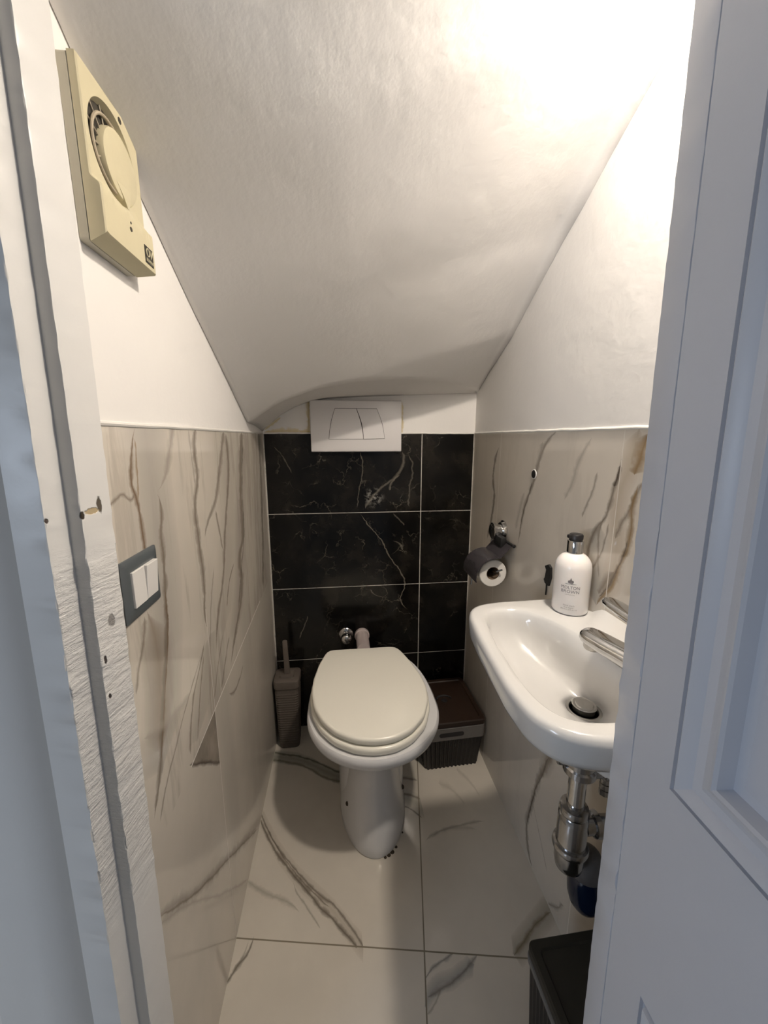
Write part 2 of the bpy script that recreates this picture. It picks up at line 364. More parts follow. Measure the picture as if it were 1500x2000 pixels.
M_floor = marble('pale_marble_floor_tile', 'y', 'x', [
    ('ts', [(-.277, 1.062), (-.223, .972), (-.166, .903), (-.116, .85), (-.079, .808), (-.036, .768), (.016, .716)], .006, FLD, .85, .8, (.01, .01)),
    ('ts', [(-.28, 1.085), (-.224, .99), (-.147, .90), (-.084, .838), (-.036, .80), (.03, .716)], .004, FLD, .75, .9, (.01, .01)),
    ('ts', [(-.26, 1.05), (-.20, .955), (-.15, .895), (-.09, .835), (-.05, .80)], .003, FLD, .7),
    ('ts', [(-.277, .889), (-.24, .862), (-.21, .848), (-.151, .819), (-.128, .800)], .007, FLG, .5, 1., (.01, .2)),
    ('ts', [(-.155, .875), (-.14, .845), (-.113, .812), (-.073, .760)], .004, FLG, .6),
    ('ts', [(-.277, 1.333), (-.22, 1.315), (-.166, 1.299), (-.071, 1.243), (-.029, 1.216), (.03, 1.19)], .0045, (.05, .05, .035), .8, .9, (.01, .1)),
    ('ts', [(-.277, 1.30), (-.23, 1.285), (-.188, 1.27), (-.14, 1.245), (-.088, 1.205), (-.035, 1.178), (.0, 1.17)], .006, (.10, .095, .07), .7, .9, (.01, .1)),
    ('ts', [(-.277, .690), (-.261, .711), (-.244, .731), (-.235, .757)], .006, FLD, .85, .8, (.01, .01)),
    ('ts', [(-.27, .70), (-.25, .735), (-.245, .758)], .007, FLG, .5),
    ('ts', [(.163, .640), (.18, .655), (.201, .664), (.243, .680)], .004, (.08, .08, .08), .7),
    ('ts', [(.163, .615), (.183, .619), (.234, .634), (.285, .660), (.30, .67)], .005, (.12, .11, .10), .7),
    ('ts', [(.157, .588), (.175, .600), (.197, .622)], .003, FLG, .6),
    ('ts', [(.38, .655), (.39, .663), (.437, .693), (.47, .712), (.515, .73)], .006, (.13, .10, .05), .8),
    ('ts', [(.229, .934), (.257, .956), (.329, .973), (.433, .981)], .0045, FLG, .55),
    ('ts', [(.25, .945), (.29, .965), (.35, .968), (.40, .955)], .006, FLG, .3),
    ('ts', [(.18, 1.105), (.206, 1.099), (.245, 1.076)], .006, FLD, .7), ('ts', [(.17, 1.062), (.198, 1.051), (.23, 1.02), (.238, 1.01)], .004, FLD, .8), ('ts', [(.17, 1.17), (.2, 1.165), (.25, 1.15)], .006, FLD, .7),
    ('ts', [(.32, 1.13), (.36, 1.10), (.39, 1.04)], .014, FLG, .3), ('ts', [(.40, 1.18), (.43, 1.13), (.45, 1.07)], .014, FLG, .3),
], [('x', fl_dir, .0017, (.20, .17, .12)), ('y', fl_x, .0017, (.20, .17, .12))], base=(.64, .595, .52), extra=floor_extra, rough=.09)

def back_marble():
    s = NT('black_marble_tile'); s.pos()
    ax = {'x': s.xyz[0], 'y': s.xyz[1], 'z': s.xyz[2]}
    c = s.mix(s.ramp(s.noise(9, 5, .65), .35, .75), (.0025, .0025, .0025, 1), (.016, .0135, .0105, 1))
    wn = s.noise(11, 5, .62, out='Color')
    vm = s.new('ShaderNodeMix', data_type='VECTOR'); vm.inputs[0].default_value = .11; s.link(s.pos(), vm.inputs[4]); s.link(wn, vm.inputs[5])
    for sc, st, th in ((7, .6, .016), (15, .4, .022)):
        vo = s.new('ShaderNodeTexVoronoi', feature='DISTANCE_TO_EDGE'); s.link(vm.outputs[1], vo.inputs['Vector']); vo.inputs['Scale'].default_value = sc
        m = s.ramp(vo.outputs['Distance'], 0, th, 1, 0)
        m = s.math('MULTIPLY', m, s.ramp(s.noise(6+sc*.3, 3), .52, .72))
        c = s.mix(s.math('MULTIPLY', m, st), c, (.20, .18, .14, 1))
    off = [s.math('MULTIPLY', s.math('SUBTRACT', s.noise(40, 4, .6), .5), .02), s.math('MULTIPLY', s.math('SUBTRACT', s.noise(33, 4, .6), .5), .02)]
    V = [([(.915, .07), (.87, .10), (.80, .155), (.73, .19), (.665, .235), (.62, .25), (.55, .235), (.50, .27)], .0024, .75),
         ([(1.15, .075), (1.10, .083), (1.05, .078), (.99, .068), (.93, .06)], .002, .5),
         ([(.93, .09), (.97, .115), (1.02, .165), (1.06, .215), (1.11, .24), (1.15, .235)], .006, .5),
         ([(1.0, .185), (1.04, .20), (1.06, .225)], .004, .6), ([(.93, .262), (1.0, .262), (1.07, .275), (1.14, .255)], .003, .4),
         ([(1.17, -.24), (1.13, -.21), (1.07, -.18)], .002, .4), ([(.50, -.14), (.45, -.16), (.40, -.18)], .0025, .5), ([(.60, .11), (.57, .14), (.56, .2)], .003, .5),
         ([(.86, .245), (.89, .22), (.91, .20)], .003, .5), ([(.80, .20), (.79, .22), (.76, .24)], .004, .5)]
    for pts, w, st in V:
        c = vein(s, c, ax['z'], s.math('ADD', ax['x'], off[0]), pts, w, (.24, .215, .175, 1), st, 1., (.1, .1))
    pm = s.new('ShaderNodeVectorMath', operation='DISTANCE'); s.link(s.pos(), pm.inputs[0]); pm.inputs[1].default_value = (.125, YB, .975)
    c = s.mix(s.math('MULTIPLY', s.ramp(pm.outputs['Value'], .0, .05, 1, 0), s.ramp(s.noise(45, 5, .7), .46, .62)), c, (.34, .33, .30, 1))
    g = (.50, .48, .44)
    gl = s.math('MAXIMUM', line_mask(s, ax['x'], .3095, .0016), line_mask(s, ax['z'], .916, .0013))
    for z in (.616, .308): gl = s.math('MAXIMUM', gl, line_mask(s, ax['z'], z, .0013))
    gl = s.math('MAXIMUM', gl, s.math('MAXIMUM', line_mask(s, ax['x'], XL+.001, .0028), line_mask(s, ax['x'], XR-.001, .0024)))
    gl = s.math('MULTIPLY', gl, s.ramp(s.noise(60), .25, .5, .6, 1))
    c = s.mix(gl, c, (*g, 1))
    s.set(c, s.math('MULTIPLY_ADD', gl, .4, .16), spec=.32)
    s.bump(s.noise(5, 2), .15, .001)
    return s.m
M_back = back_marble()

def paint_mat(name, col, chips=False):
    s = NT(name); s.pos(); z = s.xyz[2]
    c = s.mix(s.noise(14, 4), tuple(x*.95 for x in col)+(1,), (*col, 1))
    h = s.math('ADD', s.math('MULTIPLY', s.noise(22, 4), .22), s.math('MULTIPLY', s.noise(160, 3), .12))
    if chips:
        zone = s.math('MULTIPLY', s.math('MULTIPLY', s.ramp(z, .58, .72), s.ramp(z, 1.03, 1.10, 1, 0)), s.ramp(s.xyz[0], -.2885, -.2870))
        rough_n = s.noise(150, 6, .75, stretch=(1, 1, 1.6))
        st = s.new('ShaderNodeMapping'); s.link(s.pos(), st.inputs[0]); st.inputs['Rotation'].default_value = (R(-38), 0, 0); st.inputs['Scale'].default_value = (1, .6, 2.6)
        ridges = s.noise(70, 4, .6, vec=st.outputs[0])
        hz = s.math('MULTIPLY', zone, s.math('ADD', s.math('MULTIPLY', rough_n, 1.2), s.math('MULTIPLY', s.ramp(ridges, .35, .65), 1.3)))
        h = s.math('ADD', h, hz)
        for (px, py, pz, rx, rz, cc) in ((-.263, .448, 1.128, .004, .010, (.10, .085, .065)), (-.265, .438, 1.123, .010, .004, (.45, .36, .22)), (-.2675, .4255, 1.120, .003, .005, (.04, .03, .02)),
                                        (-.264, .442, .995, .006, .009, (.30, .29, .28)), (-.2675, .426, .955, .003, .007, (.05, .04, .04)), (-.2675, .4255, .91, .0025, .004, (.06, .05, .05)),
                                        (-.2855, .403, 1.12, .003, .004, (.08, .06, .05))):
            v = s.new('ShaderNodeVectorMath', operation='SUBTRACT'); s.link(s.pos(), v.inputs[0]); v.inputs[1].default_value = (px, py, pz)
            v2 = s.new('ShaderNodeVectorMath', operation='MULTIPLY'); s.link(v.outputs[0], v2.inputs[0]); v2.inputs[1].default_value = (1/rx, 1/rx, 1/rz)
            v3 = s.new('ShaderNodeVectorMath', operation='LENGTH'); s.link(v2.outputs[0], v3.inputs[0])
            d = s.math('ADD', v3.outputs['Value'], s.math('MULTIPLY', s.math('SUBTRACT', s.noise(260), .5), .8))
            m = s.ramp(d, .7, 1.0, 1, 0)
            c = s.mix(m, c, (*cc, 1)); h = s.math('SUBTRACT', h, s.math('MULTIPLY', m, 2.))
    s.bump(h, .5, .0016)
    return s.set(c, .38, spec=.45)
M_jamb = paint_mat('white_gloss_paint', (.72, .715, .70), True)
M_leaf = paint_mat('white_door_paint', (.61, .64, .71))
M_ceramic = simple('white_ceramic', (.72, .72, .73), .09, spec=.6)
M_sink = simple('white_sink_ceramic', (.62, .615, .605), .09, spec=.6)
M_lid = simple('cream_plastic', (.90, .875, .785), .22, spec=.5)
M_chrome = simple('chrome', (.62, .62, .62), .08, metal=1., nz=.08)
M_dchrome = simple('worn_chrome', (.42, .42, .43), .16, metal=1., nz=.12)
M_steel = simple('brushed_steel', (.5, .49, .47), .3, metal=1., bump=.1)
M_rubber = simple('dark_rubber', (.012, .012, .012), .5)
M_black = simple('black_plastic', (.018, .017, .018), .35, nz=.3, bump=.1)
M_smoke = simple('smoky_grey_plastic', (.045, .04, .045), .25, nz=.3, nscale=30)
M_fan = simple('yellowed_cream_plastic', (.60, .545, .37), .38, nz=.04, bump=.05, bscale=40)
M_fanback = simple('painted_backplate', (.50, .47, .38), .5, nz=.08, nscale=40)
M_dust = simple('dusty_fan_plastic', (.40, .34, .25), .6, nz=.25, nscale=50)
M_fandark = simple('dark_fan_void', (.035, .030, .022), .8)
M_frame = simple('anthracite_plastic', (.085, .098, .105), .32, nz=.05)
M_rocker = simple('white_switch_plastic', (.78, .76, .73), .3)
M_plate = simple('white_flush_plastic', (.74, .72, .72), .25)
M_line = simple('dark_gap', (.02, .018, .018), .7)
M_paper = simple('toilet_paper', (.80, .77, .72), .95, bump=.4, bscale=300)
M_card = simple('cardboard_core', (.16, .11, .07), .9)
M_brush = simple('taupe_plastic', (.115, .095, .08), .5, nz=.08)
M_boxlid = simple('brown_box_lid', (.022, .011, .006), .45, nz=.2)
M_boxbody = simple('dark_box_body', (.008, .006, .006), .45, nz=.2)
M_band = simple('grey_band', (.15, .14, .13), .5)
M_binlid = simple('olive_black_lid', (.020, .018, .013), .55, nz=.1)
M_binband = simple('grey_edge_band', (.13, .13, .13), .5)
M_blue = simple('dark_blue_plastic', (.003, .009, .028), .15, nz=.5, nscale=25)
M_bgrey = simple('grey_cap_plastic', (.09, .085, .085), .6, nz=.3)
M_pipe = simple('pink_white_pipe', (.50, .43, .42), .35)
M_bottle = simple('milky_bottle', (.82, .79, .77), .16, spec=.5, **{'Subsurface Weight': .25, 'Subsurface Radius': (.02, .015, .012), 'Subsurface Scale': .4})
M_ink = simple('grey_print', (.16, .15, .155), .6)
M_ink2 = simple('pale_print', (.30, .26, .23), .6)
M_amber = simple('clear_shoulder', (.62, .63, .66), .08, spec=.6)
M_stain = simple('dark_stain', (.05, .035, .02), .8, nz=.4)
M_bulb = NT('frosted_lamp_glass'); M_bulb = M_bulb.set((.9, .88, .8, 1), .4, **{'Emission Color': (1, .87, .70, 1), 'Emission Strength': 1.6})
M_caulk = simple('white_caulk', (.78, .76, .72), .5, bump=.3)

# ================================================================ room shell
def struct(name, o):
    o.name = name; o['kind'] = 'structure'; return o
bm = bmesh.new(); box(bm, -1.2, 1.2, -1.6, YB+.06, -.06, 0)
struct('floor', from_bm('floor', bm, M_floor))
Lp = [(.30, 1.72), (.40, 1.675), (.46, 1.648), (.511, 1.622), (.527, 1.61), (.7, 1.52), (.827, 1.451), (1.033, 1.348), (1.217, 1.252), (1.465, 1.125)]
Rp = [(.28, 2.07), (.36, 2.03), (.45, 1.972), (.55, 1.905), (.647, 1.836), (.692, 1.812), (.78, 1.764), (.934, 1.676), (1.178, 1.506), (1.457, 1.364)]
def interp(x, pts):
    if x <= pts[0][0]: return pts[0][1]
    for (a, b), (c, d) in zip(pts, pts[1:]):
        if x <= c: return b+(d-b)*(x-a)/(c-a)
    return pts[-1][1]
ARCH = [(XL, 1.232), (-.253, 1.225), (-.21, 1.20), (-.164, 1.180), (-.061, 1.172), (.058, 1.189), (.203, 1.238), (.334, 1.306), (.427, 1.372), (.507, 1.44), (XR, 1.457)]
BACKZ = [(XL, 1.222), (-.264, 1.236), (-.21, 1.28), (-.16, 1.308), (-.115, 1.325), (-.05, 1.338), (.07, 1.346), (.3, 1.356), (XR, 1.364)]
def wall_box(name, x0, x1, y0, y1, z0, z1, mat, tiles=None):
    bm = bmesh.new(); box(bm, x0, x1, y0, y1, z0, z1)
    return struct(name, from_bm(name, bm, mat))
wl = wall_box('wall_left', XL-.07, XL-.0015, .470, YB+.06, 0, 2.4, M_plaster)
wr = wall_box('wall_right', XR+.0015, XR+.07, .24, YB+.06, 0, 2.4, M_plaster)
M_backpl = plaster('white_plaster_stained', bands=[('z', 'x', [(1.16, -.108), (1.25, -.112), (1.345, -.108)], .007), ('x', 'z', [(-.275, 1.217), (-.24, 1.222), (-.18, 1.224), (-.10, 1.218)], .009),
    ('z', 'x', [(1.21, .231), (1.27, .233), (1.335, .229)], .005), ('x', 'z', [(-.27, 1.228), (-.24, 1.250), (-.21, 1.272)], .005)])
wb = wall_box('wall_back', XL-.07, XR+.07, YB+.0015, YB+.07, 0, 2.05, M_backpl)
# tile claddings (children of their walls), thin slabs with a top edge
def slab(name, x0, x1, y0, y1, z1, mat, par):
    bm = bmesh.new(); box(bm, x0, x1, y0, y1, 0, z1); return from_bm(name, bm, mat, par)
slab('tile_cladding', XL-.006, XL, .447, YB, ZT, M_left, wl)
slab('tile_cladding', XR, XR+.012, .30, YB, ZT, M_right, wr)
slab('tile_cladding', XL, XR, YB, YB+.012, 1.214, M_back, wb)
# caulk beads on top of the tiles
bm = bmesh.new()
def bead(p, q, r=.0035, n=40):
    pts = []
    for i in range(n+1):
        t = i/n; v = Vector(p).lerp(Vector(q), t); v.z += noise.noise(v*30)*.0012; pts.append(v)
    tube(bm, pts, r, 8)
bead((XL-.001, .45, ZT+.001), (XL-.001, YB, ZT+.001)); bead((XR+.001, .32, ZT+.001), (XR+.001, YB, ZT+.001)); bead((XL, YB+.001, 1.216), (XR, YB+.001, 1.216), .003)
struct('trim_1', from_bm('trim_1', bm, M_caulk))
# ceiling: slanting soffit under the stairs, with the low curved end over the flush plate
NX, NY = 60, 70
verts, faces = [], []
for i in range(NX+1):
    t = i/NX; x = XL+(XR-XL)*t
    ya = interp(x, ARCH)
    col = []
    def zm(y):
        z = (1-t)*interp(y, Lp)+t*interp(y, Rp)
        r = .055*min(1, max(0, (1.35-y)/.5)); e = XR-x
        if r > 1e-4 and e < r: z -= r*.8*(1-math.sqrt(max(0, 1-(1-e/r)**2)))
        rl = .03; e = x-XL
        if e < rl: z -= .012*(1-e/rl)**2*min(1, max(0, (y-1.1)/.1)*0)
        return z
    y0 = .21
    for j in range(NY+1):
        y = y0+(ya-y0)*j/NY; z = zm(y)
        z += .0035*noise.noise(Vector((x*5, y*5, 0)))
        col.append((x, y, z))
    za, zb = col[-1][2], interp(x, BACKZ)
    for j in range(1, 13):                       # curved underside towards the back wall
        u = j/12; y = ya+(YB+.002-ya)*u
        z = za+(zb-za)*(u**.8) + .006*math.sin(math.pi*u)
        col.append((x, y, z))
    verts += col
n = NY+13
for i in range(NX):
    for j in range(n-1):
        a = i*n+j; faces.append((a, a+1, a+n+1, a+n))
me = bpy.data.meshes.new('ceiling'); me.from_pydata(verts, [], faces); me.update()
ce = link('ceiling', me, M_plaster, None, 60)
md = ce.modifiers.new('thick', 'SOLIDIFY'); md.thickness = .04; md.offset = 1 if me.polygons[0].normal.z > 0 else -1
struct('ceiling', ce)
# ---------------------------------------------------------------- door frame (old, slightly skewed and leaning)
A = Vector((.982, -.19)).normalized(); N = Vector((.19, .982)).normalized(); O = Vector((-.26, .4643))
def fr(u, v): p = O+A*u+N*v; return p.x, p.y
LEAN = .022
def lean_extrude(name, poly, mat, z0, z1, dz=.01, chip=None, closed=True):
    bm = bmesh.new(); rings = []; k = int((z1-z0)/dz)
    for i in range(k+1):
        z = z0+(z1-z0)*i/k; r = []
        for q, (x, y) in enumerate(poly):
            dx = dy = 0
            if chip and q in chip:
                amp = .0007+(.0022 if .6 < z < 1.12 else 0)*max(0, noise.noise(Vector((q*7, 0, z*6)))+.3)
                dx = amp*noise.noise(Vector((q, 5, z*55))); dy = amp*noise.noise(Vector((q, 9, z*48)))
            r.append((x+dx, y+dy+(z-1.13)*LEAN, z))
        rings.append(r)
    loft(bm, rings)
    return from_bm(name, bm, mat, None, 32)
def rounded(poly, idx, r=.0015):
    """replace the listed corners by three-point rounds"""
    out, pos = [], []
    n = len(poly)
    for i, p in enumerate(poly):
        if i in idx:
            a = Vector(poly[i-1]); b = Vector(poly[(i+1) % n]); c = Vector(p)
            q0 = c+(a-c).normalized()*r; q2 = c+(b-c).normalized()*r; q1 = (q0+q2)/2*.4+c*.6
            for q in (q0, q1, q2): pos.append(len(out)); out.append((q.x, q.y))
        else: out.append(tuple(p))
    return out, pos
lp = [fr(0, 0), fr(0, -.0407), fr(-.0154, -.0407), fr(-.0154, -.0663), fr(-.052, -.0663), fr(-.0545, -.060), fr(-.060, -.0575), fr(-.066, -.064), fr(-.078, -.072), fr(-.10, -.077), fr(-.14, -.078), fr(-.17, -.074), fr(-.178, -.066), fr(-.178, 0)]
lp2, pos = rounded(lp, (0, 1, 3))
struct('trim_2', lean_extrude('trim_2', lp2, M_jamb, 0, 2.3, .006, set(pos)))
F = Vector((.3008, .355)); Nn = Vector((.2942, .321))
fx = lambda u, v: (F.x+A.x*u+N.x*v, F.y+A.y*u+N.y*v)
rp = [tuple(F), tuple(Nn), fx(.045, -.034), fx(.045, -.075), fx(.16, -.075), fx(.16, 0)]
rp2, pos = rounded(rp, (0, 1))
struct('trim_3', lean_extrude('trim_3', rp2, M_leaf, 0, 2.3, .01, set(pos)))
# front wall pieces and the wall above the opening
bm = bmesh.new()
prism(bm, [fr(-.17, 0), fr(-.17, -.05), fr(-1.0, -.05), fr(-1.0, 0)], 0, 2.4)
prism(bm, [fx(.14, 0), fx(.14, -.05), fx(.9, -.05), fx(.9, 0)], 0, 2.4)
prism(bm, [fr(-.17, .03), fr(-.17, -.045), fx(.16, -.045), fx(.16, .03)], 2.085, 2.4)
struct('wall_front', from_bm('wall_front', bm, M_plaster))
# door leaf, opened outwards at the right of the opening
LD = Vector((-.0545, -1)).normalized(); LN = Vector((LD.y, -LD.x))   # along the leaf, and out of its visible face (towards -x)
LS = Vector((.2942, .3195))
def lf(d, h, z): p = LS+LD*d+LN*h; return Vector((p.x, p.y+(z-1.13)*LEAN, z))
LW = .60
door = bpy.data.objects.new('door_1', None); COL.objects.link(door); door['kind'] = 'structure'
bm = bmesh.new()
def leafbox(d0, d1, z0, z1, h0, h1):
    v = [lf(d, h, z) for z in (z0, z1) for h in (h0, h1) for d in (d0, d1)]
    vs = [bm.verts.new(p) for p in v]
    for f in ((0, 1, 3, 2), (4, 6, 7, 5), (0, 4, 5, 1), (2, 3, 7, 6), (0, 2, 6, 4), (1, 5, 7, 3)): bm.faces.new([vs[i] for i in f])
ST = .0475
# door panels: (z0, z1)
PAN = [(.886, 1.86), (.16, .643)]
leafbox(0, ST, 0.01, 1.98, -.036, 0); leafbox(LW-ST, LW, .01, 1.98, -.036, 0)
leafbox(ST, LW-ST, .01, .16, -.036, 0); leafbox(ST, LW-ST, .643, .886, -.036, 0); leafbox(ST, LW-ST, 1.86, 1.98, -.036, 0)
from_bm('door_leaf', bm, M_leaf, door)
PROF = [(0, -.004), (.0015, -.006), (.004, -.005), (.006, .002), (.009, .0045), (.012, .003), (.018, -.003), (.025, -.0045), (.032, -.0015), (.037, .003), (.040, .004), (.042, .0015), (.0435, -.011), (.050, -.013)]
for z0, z1 in PAN:
    d0, d1 = ST, LW-ST
    bm = bmesh.new(); rings = []
    for u, h in PROF:
        rings.append([lf(d0+u, h, z0+u), lf(d1-u, h, z0+u), lf(d1-u, h, z1-u), lf(d0+u, h, z1-u)])
    loft(bm, rings, False, False); from_bm('door_moulding', bm, M_leaf, door, 30)
    bm = bmesh.new(); u = .0495; leafbox(d0+u, d1-u, z0+u, z1-u, -.022, -.013); from_bm('door_panel', bm, M_leaf, door)

# ================================================================ toilet
CX = .083
toilet = thing('toilet', (CX, 1.12, 0), 'white ceramic floor-standing toilet with a closed cream lid', 'toilet')
def egg(yf, yb, hw, z, n=72, cx=CX, ym=None, pb=2.6):
    """egg outline: front yf (towards camera), back yb; widest at ym"""
    ym = ym if ym is not None else yf+(yb-yf)*.48
    pts = []
    for k in range(n):
        a = 2*math.pi*k/n; c, s_ = math.cos(a), math.sin(a)
        if s_ < 0: x = hw*abs(c)**(1.0)*math.copysign(1, c); y = ym+(ym-yf)*s_
        else:
            x = hw*abs(c)**(2/pb)*math.copysign(1, c); y = ym+(yb-ym)*abs(s_)**(2/pb)
        pts.append((cx+x, y, z))
    return pts
bm = bmesh.new()
SEC = [(0, .906, 1.34, .106), (.004, .904, 1.34, .108), (.03, .908, 1.34, .107), (.07, .917, 1.34, .101), (.12, .931, 1.34, .092), (.17, .943, 1.34, .085), (.21, .950, 1.34, .080), (.245, .951, 1.345, .079),
       (.270, .944, 1.35, .085), (.290, .928, 1.355, .099), (.310, .901, 1.36, .120), (.330, .878, 1.37, .148), (.350, .853, 1.36, .176), (.368, .836, 1.355, .193), (.384, .829, 1.352, .197), (.397, .829, 1.350, .196), (.403, .834, 1.346, .191)]
loft(bm, [egg(a, b, w, z, ym=(1.03 if z > .26 else 1.10)) for z, a, b, w in SEC])
# wider trapway housing behind the front column
rings = []
for z, hw, yf in ((0, .108, .985), (.01, .110, .983), (.06, .110, .985), (.12, .109, .990), (.18, .106, 1.0), (.235, .101, 1.015), (.27, .100, 1.03), (.31, .11, 1.02)):
    rings.append([(CX+hw*math.copysign(abs(math.cos(2*math.pi*k/60))**.8, math.cos(2*math.pi*k/60)), (yf+1.36)/2+(1.36-yf)/2*math.copysign(abs(math.sin(2*math.pi*k/60))**.8, math.sin(2*math.pi*k/60)), z) for k in range(60)])
loft(bm, rings)
body = place(from_bm('bowl', bm, M_ceramic, toilet, 50))
LIDP = [(-.064, 1.274), (-.086, 1.20), (-.100, 1.119), (-.101, 1.055), (-.090, .988), (-.066, .933), (-.030, .887), (.02, .856), (.069, .844), (.124, .848), (.172, .873), (.216, .921), (.241, .986), (.249, 1.047), (.243, 1.107), (.224, 1.185), (.205, 1.244), (.192, 1.275), (.178, 1.284), (-.055, 1.284)]
def lidmesh(grow, z0, z1, r):
    LC = (.074, 1.07)
    base = smooth_closed(radial(LIDP, LC, 128), 2)
    def outline(ins, z):
        P = []
        for x, y in base:
            L = math.hypot(x-LC[0], y-LC[1]); f = 1+(grow-ins)/L; P.append((LC[0]+(x-LC[0])*f, LC[1]+(y-LC[1])*f, z))
        return P
    bm = bmesh.new()
    rings = [outline(r, z0), outline(r*.3, z0+r*.3), outline(0, z0+r)]
    for a in (0, 20, 40, 60, 80, 90): rings.append(outline(r*1.3*(1-math.cos(R(a))), z1-r*1.3+r*1.3*math.sin(R(a))))
    rings.append(outline(r*4, z1+.0012)); rings.append(outline(.06, z1+.0018))
    return loft(bm, rings)
place(from_bm('seat', lidmesh(.0055, .406, .428, .006), M_lid, toilet, 60))
place(from_bm('lid', lidmesh(0, .431, .4515, .006), M_lid, toilet, 60))
bm = bmesh.new()
bm.free()
for sx in (-.07, .07):
    bm = bmesh.new(); lathe(bm, (CX+sx-.02, 1.299, .416), (1, 0, 0), [(0, .009), (.001, .0115), (.039, .0115), (.04, .009)], 20)
    place(from_bm('hinge', bm, M_lid, toilet))
for bx, by, bz, dx in ((-.0015, 1.009, .088, -1), (.179, 1.050, .085, 1)):
    bm = bmesh.new(); nrm = Vector((dx, -.45, .25)).normalized()
    lathe(bm, Vector((bx, by, bz))-nrm*.012, nrm, [(0, .0065), (.012, .0065), (.015, .005), (.0165, .002)], 14)
    o = place(from_bm('fixing_bolt', bm, M_stain, toilet)); o['label'] = 'rusty dark fixing bolt head'
bm = bmesh.new()
for a, rr in ((-58, .003), (-66, .0045), (-72, .004), (-78, .003), (-40, .002)):
    x = CX+.109*math.cos(R(a)); y = 1.10+.197*math.sin(R(a)); lathe(bm, (x, y, 0), (0, 0, 1), [(0, rr*1.5), (.0015, rr*1.2), (.003, rr*.5)], 10)
place(from_bm('sealant_residue', bm, M_stain, toilet))['kind'] = 'stuff'
# flush pipe and wall valve
bm = bmesh.new(); lathe(bm, (.073, YB-.0005, .405), (0, -1, 0), [(0, .030), (.012, .030), (.014, .026), (.03, .0255), (.118, .0255)], 28)
tag(from_bm('flush_pipe', bm, M_pipe), 'pinkish white flush pipe collar coming out of the black tiles behind the toilet lid', 'pipe')
bm = bmesh.new(); lathe(bm, (.008, YB-.0005, .412), (0, -1, 0), [(0, .029), (.006, .029), (.010, .025), (.012, .016), (.030, .015), (.034, .021), (.048, .021), (.054, .017), (.058, .008), (.059, .001)], 32)
tag(from_bm('stop_valve', bm, M_chrome), 'round chrome stop valve on the black tiles beside the flush pipe', 'valve')

# ================================================================ flush plate
fp = thing('flush_plate', (.06, YB, 1.24), 'wide white dual flush plate on the back wall above the black tiles', 'flush plate')
bm = bmesh.new(); box(bm, -.105, .227, 1.441, YB-.0005, 1.149, 1.332, .004, 3)
place(from_bm('plate', bm, M_plate, fp, 40))
yb = 1.4405
def curve_side(p, q, bul, n=10):
    return [(p[0]+(q[0]-p[0])*t/n + bul*math.sin(math.pi*t/n), p[1]+(q[1]-p[1])*t/n) for t in range(n+1)]
lside = curve_side((-.016, 1.304), (-.040, 1.194), -.005); rside = curve_side((.135, 1.304), (.164, 1.196), .006)
mid = curve_side((.061, 1.304), (.086, 1.194), .0055)
def button(a, b, nm):
    poly = a+b[::-1]
    cx = sum(p[0] for p in poly)/len(poly); cz = sum(p[1] for p in poly)/len(poly)
    def sc(k): return [(p[0]+(cx-p[0])*k/max(abs(p[0]-cx)+abs(p[1]-cz), 1e-3), p[1]+(cz-p[1])*k/max(abs(p[0]-cx)+abs(p[1]-cz), 1e-3)) for p in poly]
    bm = bmesh.new(); loft(bm, [[(x, yb+.002, z) for x, z in poly], [(x, yb-.0003, z) for x, z in poly]])
    place(from_bm('button_gap', bm, M_line, fp))
    inn = sc(.0018)
    bm = bmesh.new(); loft(bm, [[(x, yb+.002, z) for x, z in inn], [(x, yb-.0012, z) for x, z in inn], [(x, yb-.0018, z) for x, z in sc(.0028)]])
    place(from_bm('button', bm, M_plate, fp))
button(lside, mid, 'b'); button(mid, rside, 'b')

# ================================================================ toilet brush
tb = thing('toilet_brush', (-.222, 1.375, 0), 'taupe plastic toilet brush in its tall holder standing beside the left wall', 'toilet brush')
def rrect(cx, cy, hx, hy, r, z, n=6):
    P = []
    for q, (sx, sy) in enumerate(((1, 1), (-1, 1), (-1, -1), (1, -1))):
        for k in range(n+1):
            a = R(90*q+90*k/n); P.append((cx+sx*(hx-r)+r*math.cos(a), cy+sy*(hy-r)+r*math.sin(a), z))
    return P
bx, by = -.2225, 1.388
bm = bmesh.new(); rings = []
for i in range(101):
    z = .002+.255*i/100; f = i/100
    hx = .038+.007*f + (.0011 if i % 4 < 2 and 6 < i < 94 else 0)
    rings.append(rrect(bx, by, hx, hx, .016, z))
rings.insert(0, rrect(bx, by, .034, .034, .014, 0))
loft(bm, rings); place(from_bm('holder', bm, M_brush, tb, 30))
bm = bmesh.new()
loft(bm, [rrect(bx, by, .044, .044, .016, .257), rrect(bx, by, .044, .044, .016, .262), rrect(bx, by, .048, .048, .018, .264), rrect(bx, by, .049, .049, .018, .288), rrect(bx, by, .0475, .0475, .018, .2935), rrect(bx, by, .044, .044, .016, .2955), rrect(bx, by, .028, .028, .014, .2965), rrect(bx, by, .026, .026, .013, .3025), rrect(bx, by, .012, .012, .006, .304)])
place(from_bm('cover', bm, M_brush, tb, 40))
bm = bmesh.new(); hy = by-.002
loft(bm, [rrect(bx, hy, .011, .008, .004, .302), rrect(bx, hy, .010, .007, .0035, .34), rrect(bx-.002, hy, .0095, .006, .003, .40), rrect(bx-.003, hy, .0085, .0055, .003, .438), rrect(bx-.003, hy, .006, .004, .003, .441)])
place(from_bm('handle', bm, M_brush, tb, 40))

